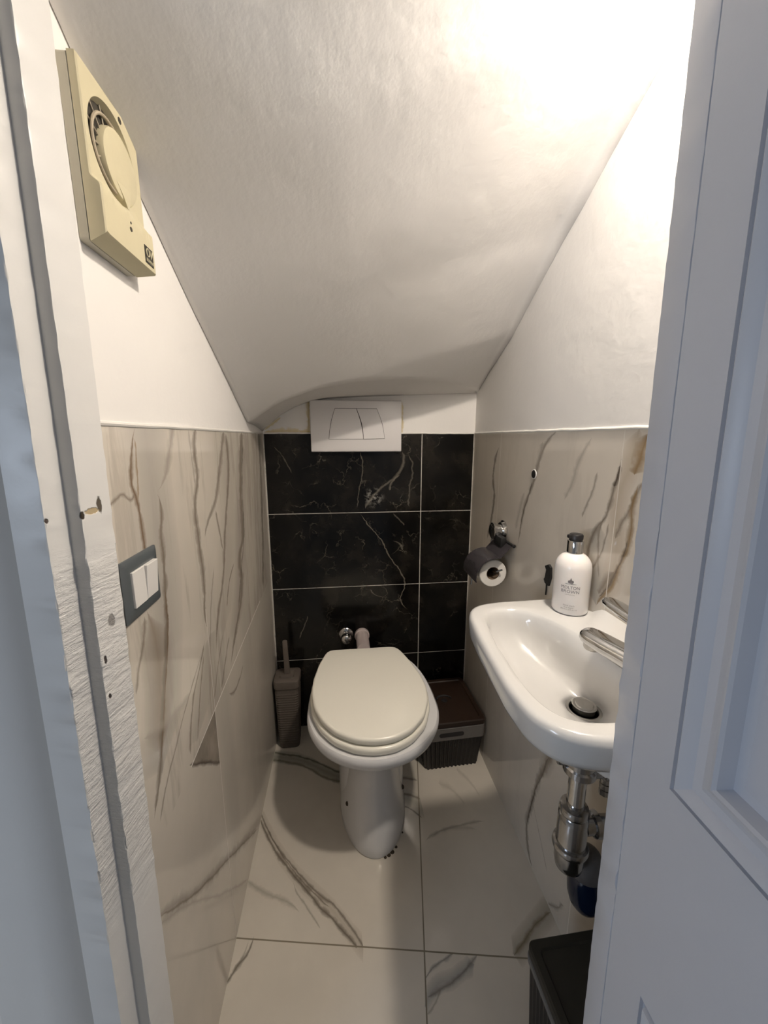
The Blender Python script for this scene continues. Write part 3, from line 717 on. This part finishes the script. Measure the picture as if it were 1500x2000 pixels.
# ================================================================ lidded storage boxes
def storage_box(name, label, w, d, h, loc, rot, mats, hump=True, bh=.050):
    """origin at base centre"""
    t = thing(name, loc, label, 'box', rotz=rot)
    ml, mb, mband = mats
    bm = bmesh.new(); rings = []
    hb = h-.022
    for f in (0, .02, .985, 1):
        z = .001+(hb-bh)*f; tp = .86+.10*f
        P = []
        base = rrect(0, 0, w/2*tp, d/2*(tp+.03), .012, z, 3)
        # resample with vertical ribs
        m = 220; L = [0]
        for a, b in zip(base, base[1:]+base[:1]): L.append(L[-1]+math.dist(a, b))
        for k in range(m):
            s_ = L[-1]*k/m; q = max(i for i in range(len(base)) if L[i] <= s_+1e-9); a = base[q]; b = base[(q+1) % len(base)]
            u = (s_-L[q])/max(L[q+1]-L[q], 1e-9); x = a[0]+(b[0]-a[0])*u; y = a[1]+(b[1]-a[1])*u
            rr = 1-(.0040 if k % 4 < 2 else 0)/max(math.hypot(x, y), .05); P.append((x*rr, y*rr, z))
        rings.append(P)
    loft(bm, rings); from_bm('body', bm, mb, t, 25)
    bm = bmesh.new(); tp = .97
    loft(bm, [rrect(0, 0, w/2*tp, d/2*tp, .013, hb-bh-.002), rrect(0, 0, w/2*tp+.003, d/2*tp+.003, .014, hb-bh), rrect(0, 0, w/2*tp+.0035, d/2*tp+.0035, .014, hb-.002), rrect(0, 0, w/2*tp, d/2*tp, .013, hb)])
    from_bm('band', bm, mband, t, 30)
    hw = w*.16
    for sy in ((-1, 1) if bh > .03 else ()):     # hand holes, front and back
        bm = bmesh.new(); y = sy*(d/2*tp+.0032); P = []
        for q, sx in ((0, 1), (1, -1)):
            for k in range(9):
                a = R(-90+180*q+180*k/8); P.append((-.01+sx*hw+.0085*math.cos(a), hb-.027+.0085*math.sin(a)))
        loft(bm, [[(x, y-sy*.004, z) for x, z in P], [(x, y+sy*.0009, z) for x, z in P]])
        from_bm('hand_hole', bm, M_line, t)
    bm = bmesh.new(); W2, D2 = w/2, d/2
    loft(bm, [rrect(0, 0, W2-.003, D2-.003, .012, hb), rrect(0, 0, W2, D2, .014, hb+.003), rrect(0, 0, W2, D2, .014, hb+.018), rrect(0, 0, W2-.003, D2-.003, .013, h), rrect(0, 0, W2-.016, D2-.016, .010, h), rrect(0, 0, W2-.019, D2-.019, .010, h-.004)])
    o = from_bm('lid', bm, ml, t, 30)
    if hump:
        bm = bmesh.new(); P = []
        for k in range(13):
            a = R(-10+200*k/12); P.append((.03*math.cos(a)*.95, .022*math.sin(a)*.8+.006, h-.0035))
        tube(bm, P, .0045, 8); lathe(bm, (0, -.004, h-.005), (0, 0, 1), [(0, .012), (.003, .011), (.004, .004)], 16)
        from_bm('lid_grip', bm, M_black, t)
    return t
storage_box('storage_box', 'brown lidded storage box with dark ribbed sides on the floor right of the toilet', .235, .255, .20, (.382, 1.305, 0), R(2.5), (M_boxlid, M_boxbody, M_band))
storage_box('storage_box', 'dark lidded box with grey edge band on the floor below the sink', .165, .20, .25, (.4215, .4425, 0), R(1.0), (M_binlid, M_boxbody, M_binband), False, .014)

# ================================================================ sink
SC = (.385, .56)
outer = [(.515, .372), (.36, .368), (.32, .372), (.286, .381), (.259, .398), (.241, .432), (.236, .489), (.24, .562), (.246, .64), (.256, .715), (.266, .746), (.279, .762), (.302, .773), (.342, .781), (.417, .783), (.515, .786)]
inner = [(.35, .402), (.40, .404), (.44, .425), (.455, .47), (.457, .54), (.445, .60), (.43, .635), (.417, .675), (.398, .715), (.37, .737), (.335, .744), (.305, .735), (.287, .712), (.276, .66), (.269, .617), (.263, .52), (.265, .46), (.276, .425), (.30, .407)]
NS = 120
ro = smooth_closed(radial(outer, SC, NS), 2); ro = [(min(x, .5148), y) for x, y in ro]
ri = smooth_closed(radial(inner, SC, NS), 4)
drain = (.410, .550)
def ss(t): t = min(1, max(0, t)); return t*t*(3-2*t)
def rise(x, y): return .024*ss((x-.484)/.024)*(1-ss((y-.66)/.05))
def lerp2(a, b, t): return [(p[0]+(q[0]-p[0])*t, p[1]+(q[1]-p[1])*t) for p, q in zip(a, b)]
def shrink(P, d, keepwall=True):
    out = []
    for x, y in P:
        L = math.hypot(x-SC[0], y-SC[1]); nx = SC[0]+(x-SC[0])*(1-d/L); ny = SC[1]+(y-SC[1])*(1-d/L)
        if keepwall and x > .513: nx = x
        out.append((nx, ny))
    return out
zt = .840
rings = []
under = [((.42+.035*math.cos(2*math.pi*k/NS)), (.557+.035*math.sin(2*math.pi*k/NS))) for k in range(NS)]
rings.append([(x, y, .700) for x, y in under])
rings.append([(x, y, .713) for x, y in lerp2(under, ro, .30)])
rings.append([(x, y, .738) for x, y in lerp2(under, ro, .62)])
rings.append([(x, y, .770) for x, y in lerp2(under, ro, .84)])
rings.append([(x, y, .786) for x, y in shrink(ro, .012)])
rings.append([(x, y, .792) for x, y in shrink(ro, .007)])
rings.append([(x, y, .800) for x, y in shrink(ro, .003)])
rings.append([(x, y, .818) for x, y in shrink(ro, .001)])
rings.append([(x, y, .828+rise(x, y)) for x, y in ro])
rings.append([(x, y, .835+rise(x, y)) for x, y in shrink(ro, .002)])
rings.append([(x, y, .839+rise(x, y)) for x, y in shrink(ro, .006)])
rings.append([(x, y, .840+rise(x, y)) for x, y in shrink(ro, .011)])
rings.append([(x, y, zt+rise(x, y)) for x, y in lerp2(shrink(ro, .014), ri, .5)])
rings.append([(x, y, zt) for x, y in shrink(ri, -.004, False)])
rings.append([(x, y, zt-.002) for x, y in ri])
rings.append([(x, y, zt-.008) for x, y in shrink(ri, .005, False)])
rings.append([(x, y, zt-.020) for x, y in shrink(ri, .011, False)])
dr = [(drain[0]+.030*math.cos(2*math.pi*k/NS), drain[1]+.030*math.sin(2*math.pi*k/NS)) for k in range(NS)]
r1 = shrink(ri, .016, False)
rings.append([(x, y, zt-.038) for x, y in r1])
rings.append([(x, y, zt-.060) for x, y in lerp2(r1, dr, .16)])
rings.append([(x, y, zt-.080) for x, y in lerp2(r1, dr, .38)])
rings.append([(x, y, zt-.095) for x, y in lerp2(r1, dr, .7)])
rings.append([(x, y, zt-.101) for x, y in dr])
rings.append([(x, y, zt-.105) for x, y in lerp2(dr, [drain]*NS, .12)])
sink = thing('sink', (.515, .57, .75), 'small white ceramic wall-hung hand basin on the right wall', 'sink')
bm = bmesh.new(); loft(bm, rings, True, True)
place(from_bm('basin', bm, M_sink, sink, 60))
bm = bmesh.new(); zd = zt-.1045
lathe(bm, (*drain, zd-.002), (0, 0, 1), [(0, .030), (.003, .0305), (.005, .028), (.0045, .024), (.0, .022)], 40, True)
place(from_bm('waste_ring', bm, M_steel, sink, 50))
bm = bmesh.new(); lathe(bm, (*drain, zd), (0, 0, 1), [(0, .0175), (.006, .018), (.011, .020), (.0125, .0185), (.0115, .015), (.0135, .0135), (.0132, .004), (.0125, .001)], 36)
place(from_bm('plug', bm, M_steel, sink, 40))
# ---- tap
tap = thing('tap', (.452, .436, .84), 'chrome mixer tap with a long flat spout and lever on the sink', 'tap')
def bar(bm, path, prof, n=20):
    """flattened bar: path points with (half width, half height)"""
    path = [Vector(p) for p in path]; rings = []
    for i, (p, (w, h)) in enumerate(zip(path, prof)):
        d = (path[min(i+1, len(path)-1)]-path[max(i-1, 0)]).normalized(); sd = d.cross(Vector((0, 0, 1))).normalized(); up = sd.cross(d)
        r = []
        for k in range(n):
            a = 2*math.pi*k/n; c, s_ = math.cos(a), math.sin(a)
            r.append(p+sd*w*math.copysign(abs(c)**.75, c)+up*h*math.copysign(abs(s_)**.75, s_))
        rings.append(r)
    return loft(bm, rings)
tipS = Vector((.400, .556, .880)); bS = Vector((.452, .436, .864))
dirS = (bS-tipS)
def along(t, z=0): v = tipS+dirS*t; v.z += z; return v
bm = bmesh.new(); bar(bm, [along(t) for t in (-.02, 0, .04, .12, .3, .6, .9, 1.0)], [(.008, .004), (.014, .008), (.0185, .010), (.0215, .0115), (.0225, .0125), (.023, .015), (.023, .018), (.022, .02)])
place(from_bm('spout', bm, M_chrome, tap, 50))
bm = bmesh.new(); lathe(bm, along(.12, -.004), (0, 0, -1), [(0, .0135), (.013, .0135), (.016, .012), (.017, .010)], 24)
place(from_bm('aerator', bm, M_steel, tap, 40))
bm = bmesh.new(); lathe(bm, (.452, .436, zt-.001), (0, 0, 1), [(0, .026), (.006, .026), (.010, .023), (.04, .022), (.066, .023), (.074, .019), (.078, .008)], 32)
place(from_bm('tap_body', bm, M_chrome, tap, 50))
tl = Vector((.437, .560, .934)); bl = Vector((.455, .440, .918))
bm = bmesh.new(); dl = bl-tl
bar(bm, [tl+dl*t for t in (-.03, 0, .05, .15, .4, .8, 1.0)], [(.005, .003), (.010, .005), (.014, .006), (.0165, .0065), (.018, .0075), (.018, .010), (.017, .012)])
place(from_bm('lever', bm, M_chrome, tap, 50))
# ---- trap under the sink
trap = thing('bottle_trap', (.425, .558, .45), 'chrome bottle trap hanging below the sink', 'pipe')
tx, ty = .420, .557
bm = bmesh.new(); lathe(bm, (tx, ty, .735), (0, 0, -1), [(0, .034), (.03, .034), (.06, .030), (.075, .026), (.078, .030), (.086, .030), (.09, .026), (.115, .025), (.118, .028), (.130, .028), (.133, .018)], 32)
place(from_bm('waste_fitting', bm, M_dchrome, trap, 40))
bm = bmesh.new(); lathe(bm, (tx-.001, ty, .61), (0, 0, -1), [(0, .0155), (.10, .0155)], 28)
place(from_bm('tail_pipe', bm, M_chrome, trap, 40))
bm = bmesh.new(); lathe(bm, (tx-.002, ty, .533), (0, 0, -1), [(0, .017), (.002, .024), (.012, .026), (.018, .0235), (.022, .026), (.030, .026), (.034, .0265), (.082, .0265), (.083, .031), (.090, .0325), (.096, .031), (.098, .027), (.122, .0265), (.136, .024), (.145, .017), (.148, .004)], 36)
place(from_bm('trap_cup', bm, M_dchrome, trap, 40))
bm = bmesh.new(); lathe(bm, (tx, ty, .485), (1, -.05, 0), [(.02, .017), (.035, .017), (.037, .022), (.047, .023), (.049, .017), (.06, .016), (.092, .016)], 28)
place(from_bm('outlet_pipe', bm, M_dchrome, trap, 40))
# overflow fitting, supply hose, wire
ov = thing('overflow_fitting', (.452, .545, .640), 'small white plastic fitting with a black wire under the sink', 'fitting')
bm = bmesh.new(); lathe(bm, (.437, .530, .640), (.6, -.35, -.35), [(0, .0115), (.014, .0115), (.015, .0095), (.030, .0095), (.032, .006)], 20)
place(from_bm('plug_body', bm, M_rocker, ov, 40))
bm = bmesh.new(); tube(bm, [(.455, .520, .630), (.464, .516, .618), (.478, .512, .600), (.49, .515, .58), (.505, .50, .56), (.5145, .49, .55)], .0012, 8)
place(from_bm('wire', bm, M_rubber, ov, 40))
vv = thing('angle_valve', (.5145, .575, .565), 'dark chrome angle valve on the right wall behind the trap', 'valve')
bm = bmesh.new(); lathe(bm, (.5148, .575, .575), (-1, 0, 0), [(0, .024), (.004, .024), (.007, .010), (.02, .010), (.021, .013), (.034, .013), (.036, .008), (.052, .0075)], 22)
for k in range(3): lathe(bm, (.492-.0*k, .575, .563-.013*k), (-.15, -.3, -1), [(0, .012), (.009, .012), (.010, .008)], 8)
place(from_bm('valve_body', bm, M_dchrome, vv, 40))
bm = bmesh.new(); tube(bm, [(.475, .575, .583), (.45, .575, .586), (.434, .572, .60), (.385, .566, .62), (.376, .563, .66), (.372, .556, .70), (.376, .548, .73)], .0055, 10)
place(from_bm('supply_hose', bm, M_dchrome, vv, 40))
# ---- blue plastic container wedged against the wall
bb = thing('plastic_container', (.475, .57, .30), 'dark blue rounded plastic container with a grey top by the wall behind the trap', 'container')
c0 = Vector((.4790, .575, .262)); ax_ = Vector((-.06, .02, 1)).normalized()
bm = bmesh.new(); lathe(bm, c0-ax_*.01, ax_, [(0, .004), (.003, .015), (.010, .024), (.022, .031), (.038, .0345), (.055, .0350), (.085, .034), (.095, .032)], 32)
place(from_bm('container_body', bm, M_blue, bb, 60))
bm = bmesh.new(); lathe(bm, c0+ax_*.085, ax_, [(0, .032), (.004, .0335), (.022, .032), (.040, .025), (.048, .014), (.05, .002)], 32)
o = place(from_bm('container_top', bm, M_bgrey, bb, 60))

# ================================================================ soap bottle
BX, BY, BR = .4775, .7195, .0355
sb = thing('soap_bottle', (BX, BY, zt), 'milky white pump soap bottle with grey lettering standing on the sink corner', 'bottle')
bm = bmesh.new(); lathe(bm, (BX, BY, zt+.0006), (0, 0, 1), [(0, .030), (.0015, .0335), (.005, BR), (.09, BR), (.099, .0352), (.106, .0338), (.113, .0305), (.119, .026), (.1235, .0205), (.126, .0155), (.1275, .0130), (.131, .0130)], 56)
place(from_bm('bottle_body', bm, M_bottle, sb, 50))
bm = bmesh.new(); lathe(bm, (BX, BY, zt+.128), (0, 0, 1), [(0, .0150), (.0005, .0155), (.024, .0155), (.025, .0150)], 40)
o = place(from_bm('collar', bm, M_chrome, sb, 40)); o['label'] = 'chrome collar'
bm = bmesh.new(); lathe(bm, (BX, BY, zt+.152), (0, 0, 1), [(0, .0128), (.0035, .0128), (.004, .0136), (.012, .0138), (.0145, .0120), (.0155, .006)], 36)
box(bm, BX-.018, BX, BY-.005, BY+.005, zt+.158, zt+.1655, .002, 2, None)
o = place(from_bm('pump_head', bm, M_black, sb, 40)); o['label'] = 'black pump head'
def wrap_text(txt, size, zc, mat, ang0, spacing=1.0, wscale=1.0):
    cu = bpy.data.curves.new('t', 'FONT'); cu.body = txt; cu.size = size; cu.align_x = 'CENTER'; cu.align_y = 'CENTER'; cu.space_character = spacing; cu.resolution_u = 2
    ob = bpy.data.objects.new('t', cu); COL.objects.link(ob)
    dg = bpy.context.evaluated_depsgraph_get(); me = bpy.data.meshes.new_from_object(ob.evaluated_get(dg))
    bpy.data.objects.remove(ob)
    for v in me.vertices:
        a = ang0+v.co.x*wscale/BR
        z = v.co.y
        v.co = Vector((BX+(BR+.0003)*math.sin(a), BY-(BR+.0003)*math.cos(a), zc+z))
    me.name = 'lettering'
    return me
T0 = R(-36.)
parts = [('MOLTON', .0092, .0615, M_ink, 1.0, .92), ('BROWN', .0092, .0530, M_ink, 1.05, .98), ('LONDON', .0034, .0465, M_ink2, 1.3, 1), ('hand wash', .0042, .0235, M_ink2, 1.2, 1.), ('fine liquid', .0040, .0190, M_ink2, 1.1, 1), ('300 ml e 10 fl. oz. US', .0036, .0148, M_ink2, 1., 1.)]
for txt, sz, z, m, sp, ws in parts:
    me = wrap_text(txt, sz, zt+z, m, T0, sp, ws)
    o = link('lettering', me, m, sb); place(o)
bm = bmesh.new()
def dot(u, z, r, ry=None, n=14):
    ry = ry or r; vs = []
    for k in range(n):
        a = 2*math.pi*k/n; uu = u+r*math.cos(a); an = T0+uu/BR
        vs.append(bm.verts.new((BX+(BR+.00035)*math.sin(an), BY-(BR+.00035)*math.cos(an), zt+z+ry*math.sin(a))))
    bm.faces.new(vs)
for u, z, r, ry in ((0, .0765, .0022, .0035), (-.0035, .0745, .0018, .0028), (.0035, .0745, .0018, .0028), (0, .0722, .005, .0012), (0, .0695, .011, .0006), (0, .0805, .001, .0014)): dot(u, z, r, ry)
o = place(from_bm('crest', bm, M_ink, sb, None if False else 40))

# ================================================================ toilet paper holder and roll
hold = thing('paper_holder', (XR, 1.15, .88), 'toilet paper holder with a chrome disc and dark flap on the right wall', 'toilet paper holder')
bm = bmesh.new(); lathe(bm, (XR-.0005, 1.155, .908), (-1, 0, 0), [(0, .033), (.003, .033), (.006, .029), (.010, .0265), (.011, .020), (.028, .019), (.029, .026), (.037, .026), (.039, .023), (.040, .005)], 36)
place(from_bm('wall_disc', bm, M_chrome, hold, 40))
RC = Vector((.459, 0, .790)); RR = .043; RY0, RY1 = 1.085, 1.185
bm = bmesh.new()
def flap_pt(a, rr): return (RC.x+rr*math.cos(a), RC.z+rr*math.sin(a))
fo = [(.508, .887), (.497, .876)] + [flap_pt(R(a), .0565+.006*max(0, (a-120)/60)) for a in range(80, 205, 9)]
th = .003
rings = []
for y in (1.062, 1.066, 1.176, 1.18):
    e = .0 if 1.063 < y < 1.179 else .0008
    ins = []
    for i, (x, z) in enumerate(fo):
        a = Vector(fo[max(i-1, 0)]); b = Vector(fo[min(i+1, len(fo)-1)]); nn = Vector((-(b-a).y, (b-a).x)).normalized()*(th-e)
        ins.append((x+nn.x, z+nn.y))
    rings.append([(x, y, z) for x, z in fo+ins[::-1]])
loft(bm, rings); place(from_bm('flap', bm, M_smoke, hold, 40))
bm = bmesh.new()
tube(bm, [(.488, 1.13, .894), (.500, 1.13, .885), (.508, 1.13, .878), (.510, 1.20, .876)], .0045, 10)
box(bm, .484, .503, 1.10, 1.16, .868, .898, .003)
tube(bm, [(.505, 1.055, .884), (.505, 1.185, .884)], .0035, 10)
lathe(bm, (.505, 1.055, .884), (0, -1, 0), [(0, .005), (.004, .005), (.005, .003)], 14)
place(from_bm('hinge_bracket', bm, M_rubber, hold, 40))
bm = bmesh.new()
tube(bm, [(.495, 1.193, .880), (.492, 1.197, .84), (.478, 1.197, .805), (.466, 1.195, .797), (.462, 1.18, .796), (.462, 1.09, .796), (.466, 1.074, .799), (.482, 1.072, .806)], .0028, 10)
tube(bm, [(.428, 1.175, .765), (.425, 1.175, .745), (.424, 1.175, .722)], .0035, 8)
place(from_bm('roll_arm', bm, M_dchrome, hold, 40))
roll = thing('toilet_roll', (.459, 1.085, .79), 'white toilet paper roll hanging on the holder arm', 'toilet roll')
bm = bmesh.new(); n = 48; rings = []
ctr = Vector((.459, 0, .790))
for r_, y in ((.0205, RY0+.0005), (.041, RY0), (.0428, RY0+.0015), (RR, RY0+.004), (RR, RY1-.004), (.042, RY1), (.0205, RY1-.0005), (.0205, RY0+.0005)):
    rings.append([(ctr.x+r_*math.cos(2*math.pi*k/n), y, ctr.z-.012+.012+r_*math.sin(2*math.pi*k/n)) for k in range(n)])
loft(bm, rings, False, False); place(from_bm('paper', bm, M_paper, roll, 40))
bm = bmesh.new(); rings = []
for r_, y in ((.0203, RY0+.001), (.0192, RY0+.001), (.0192, RY1-.001), (.0203, RY1-.001), (.0203, RY0+.001)):
    rings.append([(ctr.x+r_*math.cos(2*math.pi*k/n), y, ctr.z+r_*math.sin(2*math.pi*k/n)) for k in range(n)])
loft(bm, rings, False, False); place(from_bm('core', bm, M_card, roll, 40))

# ---- small dark fittings left on the right wall
bm = bmesh.new(); lathe(bm, (XR-.0003, .983, 1.104), (-1, 0, 0), [(0, .0135), (.0012, .0130), (.0015, .0110)], 28)
wc = thing('hole_cover', (XR, .983, 1.104), 'small dark round hole cover high on the right wall tiles', 'hole cover')
place(from_bm('rim', bm, M_rocker, wc, 40))
bm = bmesh.new(); lathe(bm, (XR-.0014, .983, 1.104), (-1, 0, 0), [(0, .0112), (.0009, .0108), (.0012, .006)], 28); place(from_bm('disc', bm, M_rubber, wc, 40))
bm = bmesh.new()
pl = [(.868, .890), (.884, .881), (.876, .873), (.880, .852), (.884, .846), (.878, .838), (.862, .836), (.855, .86), (.858, .884)]
loft(bm, [[(XR-.0003, y, z) for y, z in pl], [(XR-.006, y, z) for y, z in pl]])
tube(bm, [(XR-.003, .874, .838), (XR-.003, .873, .822), (XR-.004, .872, .808)], .0018, 8)
tag(from_bm('broken_hook', bm, M_rubber), 'black broken hook on the right wall behind the soap bottle', 'hook')

# ================================================================ light switch
swc = thing('light_switch', (XL, .537, 1.006), 'anthracite framed double light switch with white rockers on the left wall', 'light switch')
def plate_x(bm, y0, y1, z0, z1, x0, x1, bev):
    box(bm, x0, x1, y0, y1, z0, z1, bev, 3)
ys0, ys1, zs0, zs1 = .489, .584, .963, 1.046
bm = bmesh.new(); rings = []
def rr_yz(y0, y1, z0, z1, r, x):
    P = rrect((y0+y1)/2, (z0+z1)/2, (y1-y0)/2, (z1-z0)/2, r, 0, 4); return [(x, a, b) for a, b, _ in P]
loft(bm, [rr_yz(ys0, ys1, zs0, zs1, .003, XL+.0004), rr_yz(ys0, ys1, zs0, zs1, .003, XL+.0025), rr_yz(ys0+.004, ys1-.004, zs0+.004, zs1-.004, .003, XL+.0048), rr_yz(ys0+.012, ys1-.013, zs0+.015, zs1-.015, .002, XL+.0062), rr_yz(ys0+.016, ys1-.016, zs0+.018, zs1-.018, .002, XL+.0055)])
place(from_bm('frame', bm, M_frame, swc, 25))
yi0, yi1, zi0, zi1 = ys0+.016, ys1-.016, zs0+.017, zs1-.017; ym_ = (yi0+yi1)/2
for k, (a, b, tilt) in enumerate(((yi0, ym_-.0006, .0), (ym_+.0006, yi1, .0032))):
    bm = bmesh.new()
    v = []
    for z, xo in ((zi0, XL+.0085-tilt*.2), (zi1, XL+.0085+tilt)):
        v += [(XL+.005, a, z), (xo, a, z), (xo, b, z), (XL+.005, b, z)]
    loft(bm, [v[:4], v[4:]]); bmesh.ops.bevel(bm, geom=bm.edges[:], offset=.0006, segments=1, affect='EDGES')
    place(from_bm('rocker', bm, M_rocker, swc, 25))

# ================================================================ extractor fan
fan = thing('extractor_fan', (XL, .57, 1.5), 'yellowed cream square extractor fan high on the left wall', 'extractor fan')
fy0, fy1, fz0, fz1 = .505, .622, 1.421, 1.587
X1, X2 = XL+.0105, XL+.019        # seam, front of upper body
Xf = -.2585; Xr = -.2492          # face of upper part, face of raised lower part
bm = bmesh.new(); rings = []
def jag(P): return P
loft(bm, [rr_yz(fy0, .604, 1.412, fz1, .004, XL-.001), rr_yz(fy0, .604, 1.412, fz1, .004, XL+.0085), rr_yz(fy0+.0015, .604, 1.414, fz1-.0015, .004, XL+.0097)])
place(from_bm('backplate', bm, M_fanback, fan, 30))
# front cover: height field over (y, z) with a round opening
cy_, cz_, cr = .5605, 1.527, .0485
bm = bmesh.new()
def xface(y, z):
    t = ss((1.478-z)/.010)
    return Xf+(Xr-Xf)*t
n = 72
def sq_pt(a, h):   # point on the cover outline in direction a
    dy, dz = math.cos(a), math.sin(a); best = 9
    for lim, comp, c in ((fy1-h, dy, cy_), (fy0+h, dy, cy_), (fz1-h, dz, cz_), (fz0+h, dz, cz_)):
        if abs(comp) > 1e-9:
            t = (lim-c)/comp
            if t > 0: best = min(best, t)
    return cy_+dy*best, cz_+dz*best
angs = sorted(set([2*math.pi*k/n for k in range(n)]+[math.atan2(z-cz_, y-cy_) % (2*math.pi) for y in (fy0, fy1) for z in (fz0, fz1)]+[math.atan2(z-cz_, y-cy_) % (2*math.pi) for y in (fy0, fy1) for z in (1.478, 1.468, 1.4755, 1.4705)]))
rings = []
def draft(p): return (min(p[0], .604), p[1]-.009 if p[1] < fz0+.001 else p[1])
rings.append([(XL+.0097, *draft(sq_pt(a, 0.0))) for a in angs])
rings.append([(xface(*sq_pt(a, 0))-.0015, *sq_pt(a, 0)) for a in angs])
rings.append([(xface(*sq_pt(a, .0013)), *sq_pt(a, .0013)) for a in angs])
for f in (.12, .25, .4, .55, .7, .85, 1):
    r = []
    for a in angs:
        y0, z0 = sq_pt(a, .0013); y1, z1 = cy_+cr*math.cos(a), cz_+cr*math.sin(a)
        y, z = y0+(y1-y0)*f, z0+(z1-z0)*f; r.append((xface(y, z), y, z))
    rings.append(r)
for dr_, dx in ((.0005, -.0015), (.0022, -.006), (.004, -.010), (.006, -.016)):
    rings.append([(xface(cy_+cr*math.cos(a), cz_+cr*math.sin(a))+dx, cy_+(cr-dr_)*math.cos(a), cz_+(cr-dr_)*math.sin(a)) for a in angs])
loft(bm, rings, False, False)
place(from_bm('cover', bm, M_fan, fan, 35))
bm = bmesh.new(); lathe(bm, (XL+.0096, cy_, cz_), (1, 0, 0), [(0, .047), (.0012, .047)], 40)
place(from_bm('duct', bm, M_fandark, fan, 30))
# ring, central disc and the arm that carries it
bm = bmesh.new(); P = [(Xf-.004, cy_+.002+.037*math.cos(2*math.pi*k/48), cz_+.037*math.sin(2*math.pi*k/48)) for k in range(49)]
tube(bm, P, .0019, 8, False)
for a in (100, 128, 156, 184, 212, 240, 60, 20): 
    ca, sa = math.cos(R(a)), math.sin(R(a)); tube(bm, [(Xf-.0055, cy_+.020*ca, cz_+.020*sa), (Xf-.0065, cy_+.0465*ca, cz_+.0465*sa)], .0009, 6)
place(from_bm('guard_ring', bm, M_dust, fan, 40))
bm = bmesh.new(); rings = []
loft(bm, [[(x, cy_+.0165+rr_*math.cos(2*math.pi*k/40), cz_-.003+rr_*math.sin(2*math.pi*k/40)) for k in range(40)] for x, rr_ in ((XL+.011, .038), (Xf-.003, .0375), (Xf-.0006, .0365), (Xf+.0002, .034), (Xf+.0004, .015))])
arm = [(cy_-.002, cz_-.024), (cy_+.034, cz_-.018), (cy_+.028, cz_-.036), (cy_+.022, cz_-.047), (cy_+.019, cz_-.047), (cy_+.010, cz_-.036)]
loft(bm, [[(XL+.012, y, z) for y, z in arm], [(Xf+.0002+ (0 if i < 3 else .001), y, z) for i, (y, z) in enumerate(arm)]])
place(from_bm('hub_disc', bm, M_fan, fan, 40))
for y, z, r_ in ((.5835, 1.5785, .0035), (.563, 1.4585, .0014), (.562, 1.451, .0026)):
    bm = bmesh.new(); lathe(bm, (xface(y, z)-.0005, y, z), (1, 0, 0), [(0, r_), (.0010, r_), (.0011, r_*.5)], 14)
    place(from_bm('screw', bm, M_fandark, fan, 40))
xl = Xr+.0003; ly0, ly1, lz0, lz1 = .593, .615, 1.4275, 1.4485
bm = bmesh.new(); box(bm, xl-.0005, xl+.0004, ly0, ly1, lz0, lz1); place(from_bm('badge', bm, M_fandark, fan, 30))
bm = bmesh.new(); xb = xl+.0006
P = [(xb, (.6005)+.004*math.cos(2*math.pi*k/20), 1.4412+.0046*math.sin(2*math.pi*k/20)) for k in range(21)]; tube(bm, P, .0008, 6, False)
tube(bm, [(xb, .6065, 1.4460), (xb, .6085, 1.4370), (xb, .6135, 1.4470)], .0009, 6)
for i in range(6): tube(bm, [(xb, .5955+.0033*i, 1.4335), (xb, .5955+.0033*i, 1.4295)], .0005, 5)
place(from_bm('badge_mark', bm, M_fan, fan, 40))

# ================================================================ lamp (just above the frame of the picture)
lamp = thing('ceiling_lamp', (LAMP[0], LAMP[1], 1.98), 'small round frosted ceiling lamp in the corner above the door', 'lamp')
bm = bmesh.new(); lathe(bm, (LAMP[0], LAMP[1], 1.985), (0, 0, -1), [(0, .045), (.012, .045), (.014, .03)], 32); place(from_bm('lamp_base', bm, M_rocker, lamp, 40))
bm = bmesh.new(); lathe(bm, (LAMP[0], LAMP[1], 1.972), (0, 0, -1), [(0, .034), (.008, .036), (.016, .034), (.022, .026), (.026, .012), (.027, .001)], 32); place(from_bm('lamp_shade', bm, M_bulb, lamp, 40))
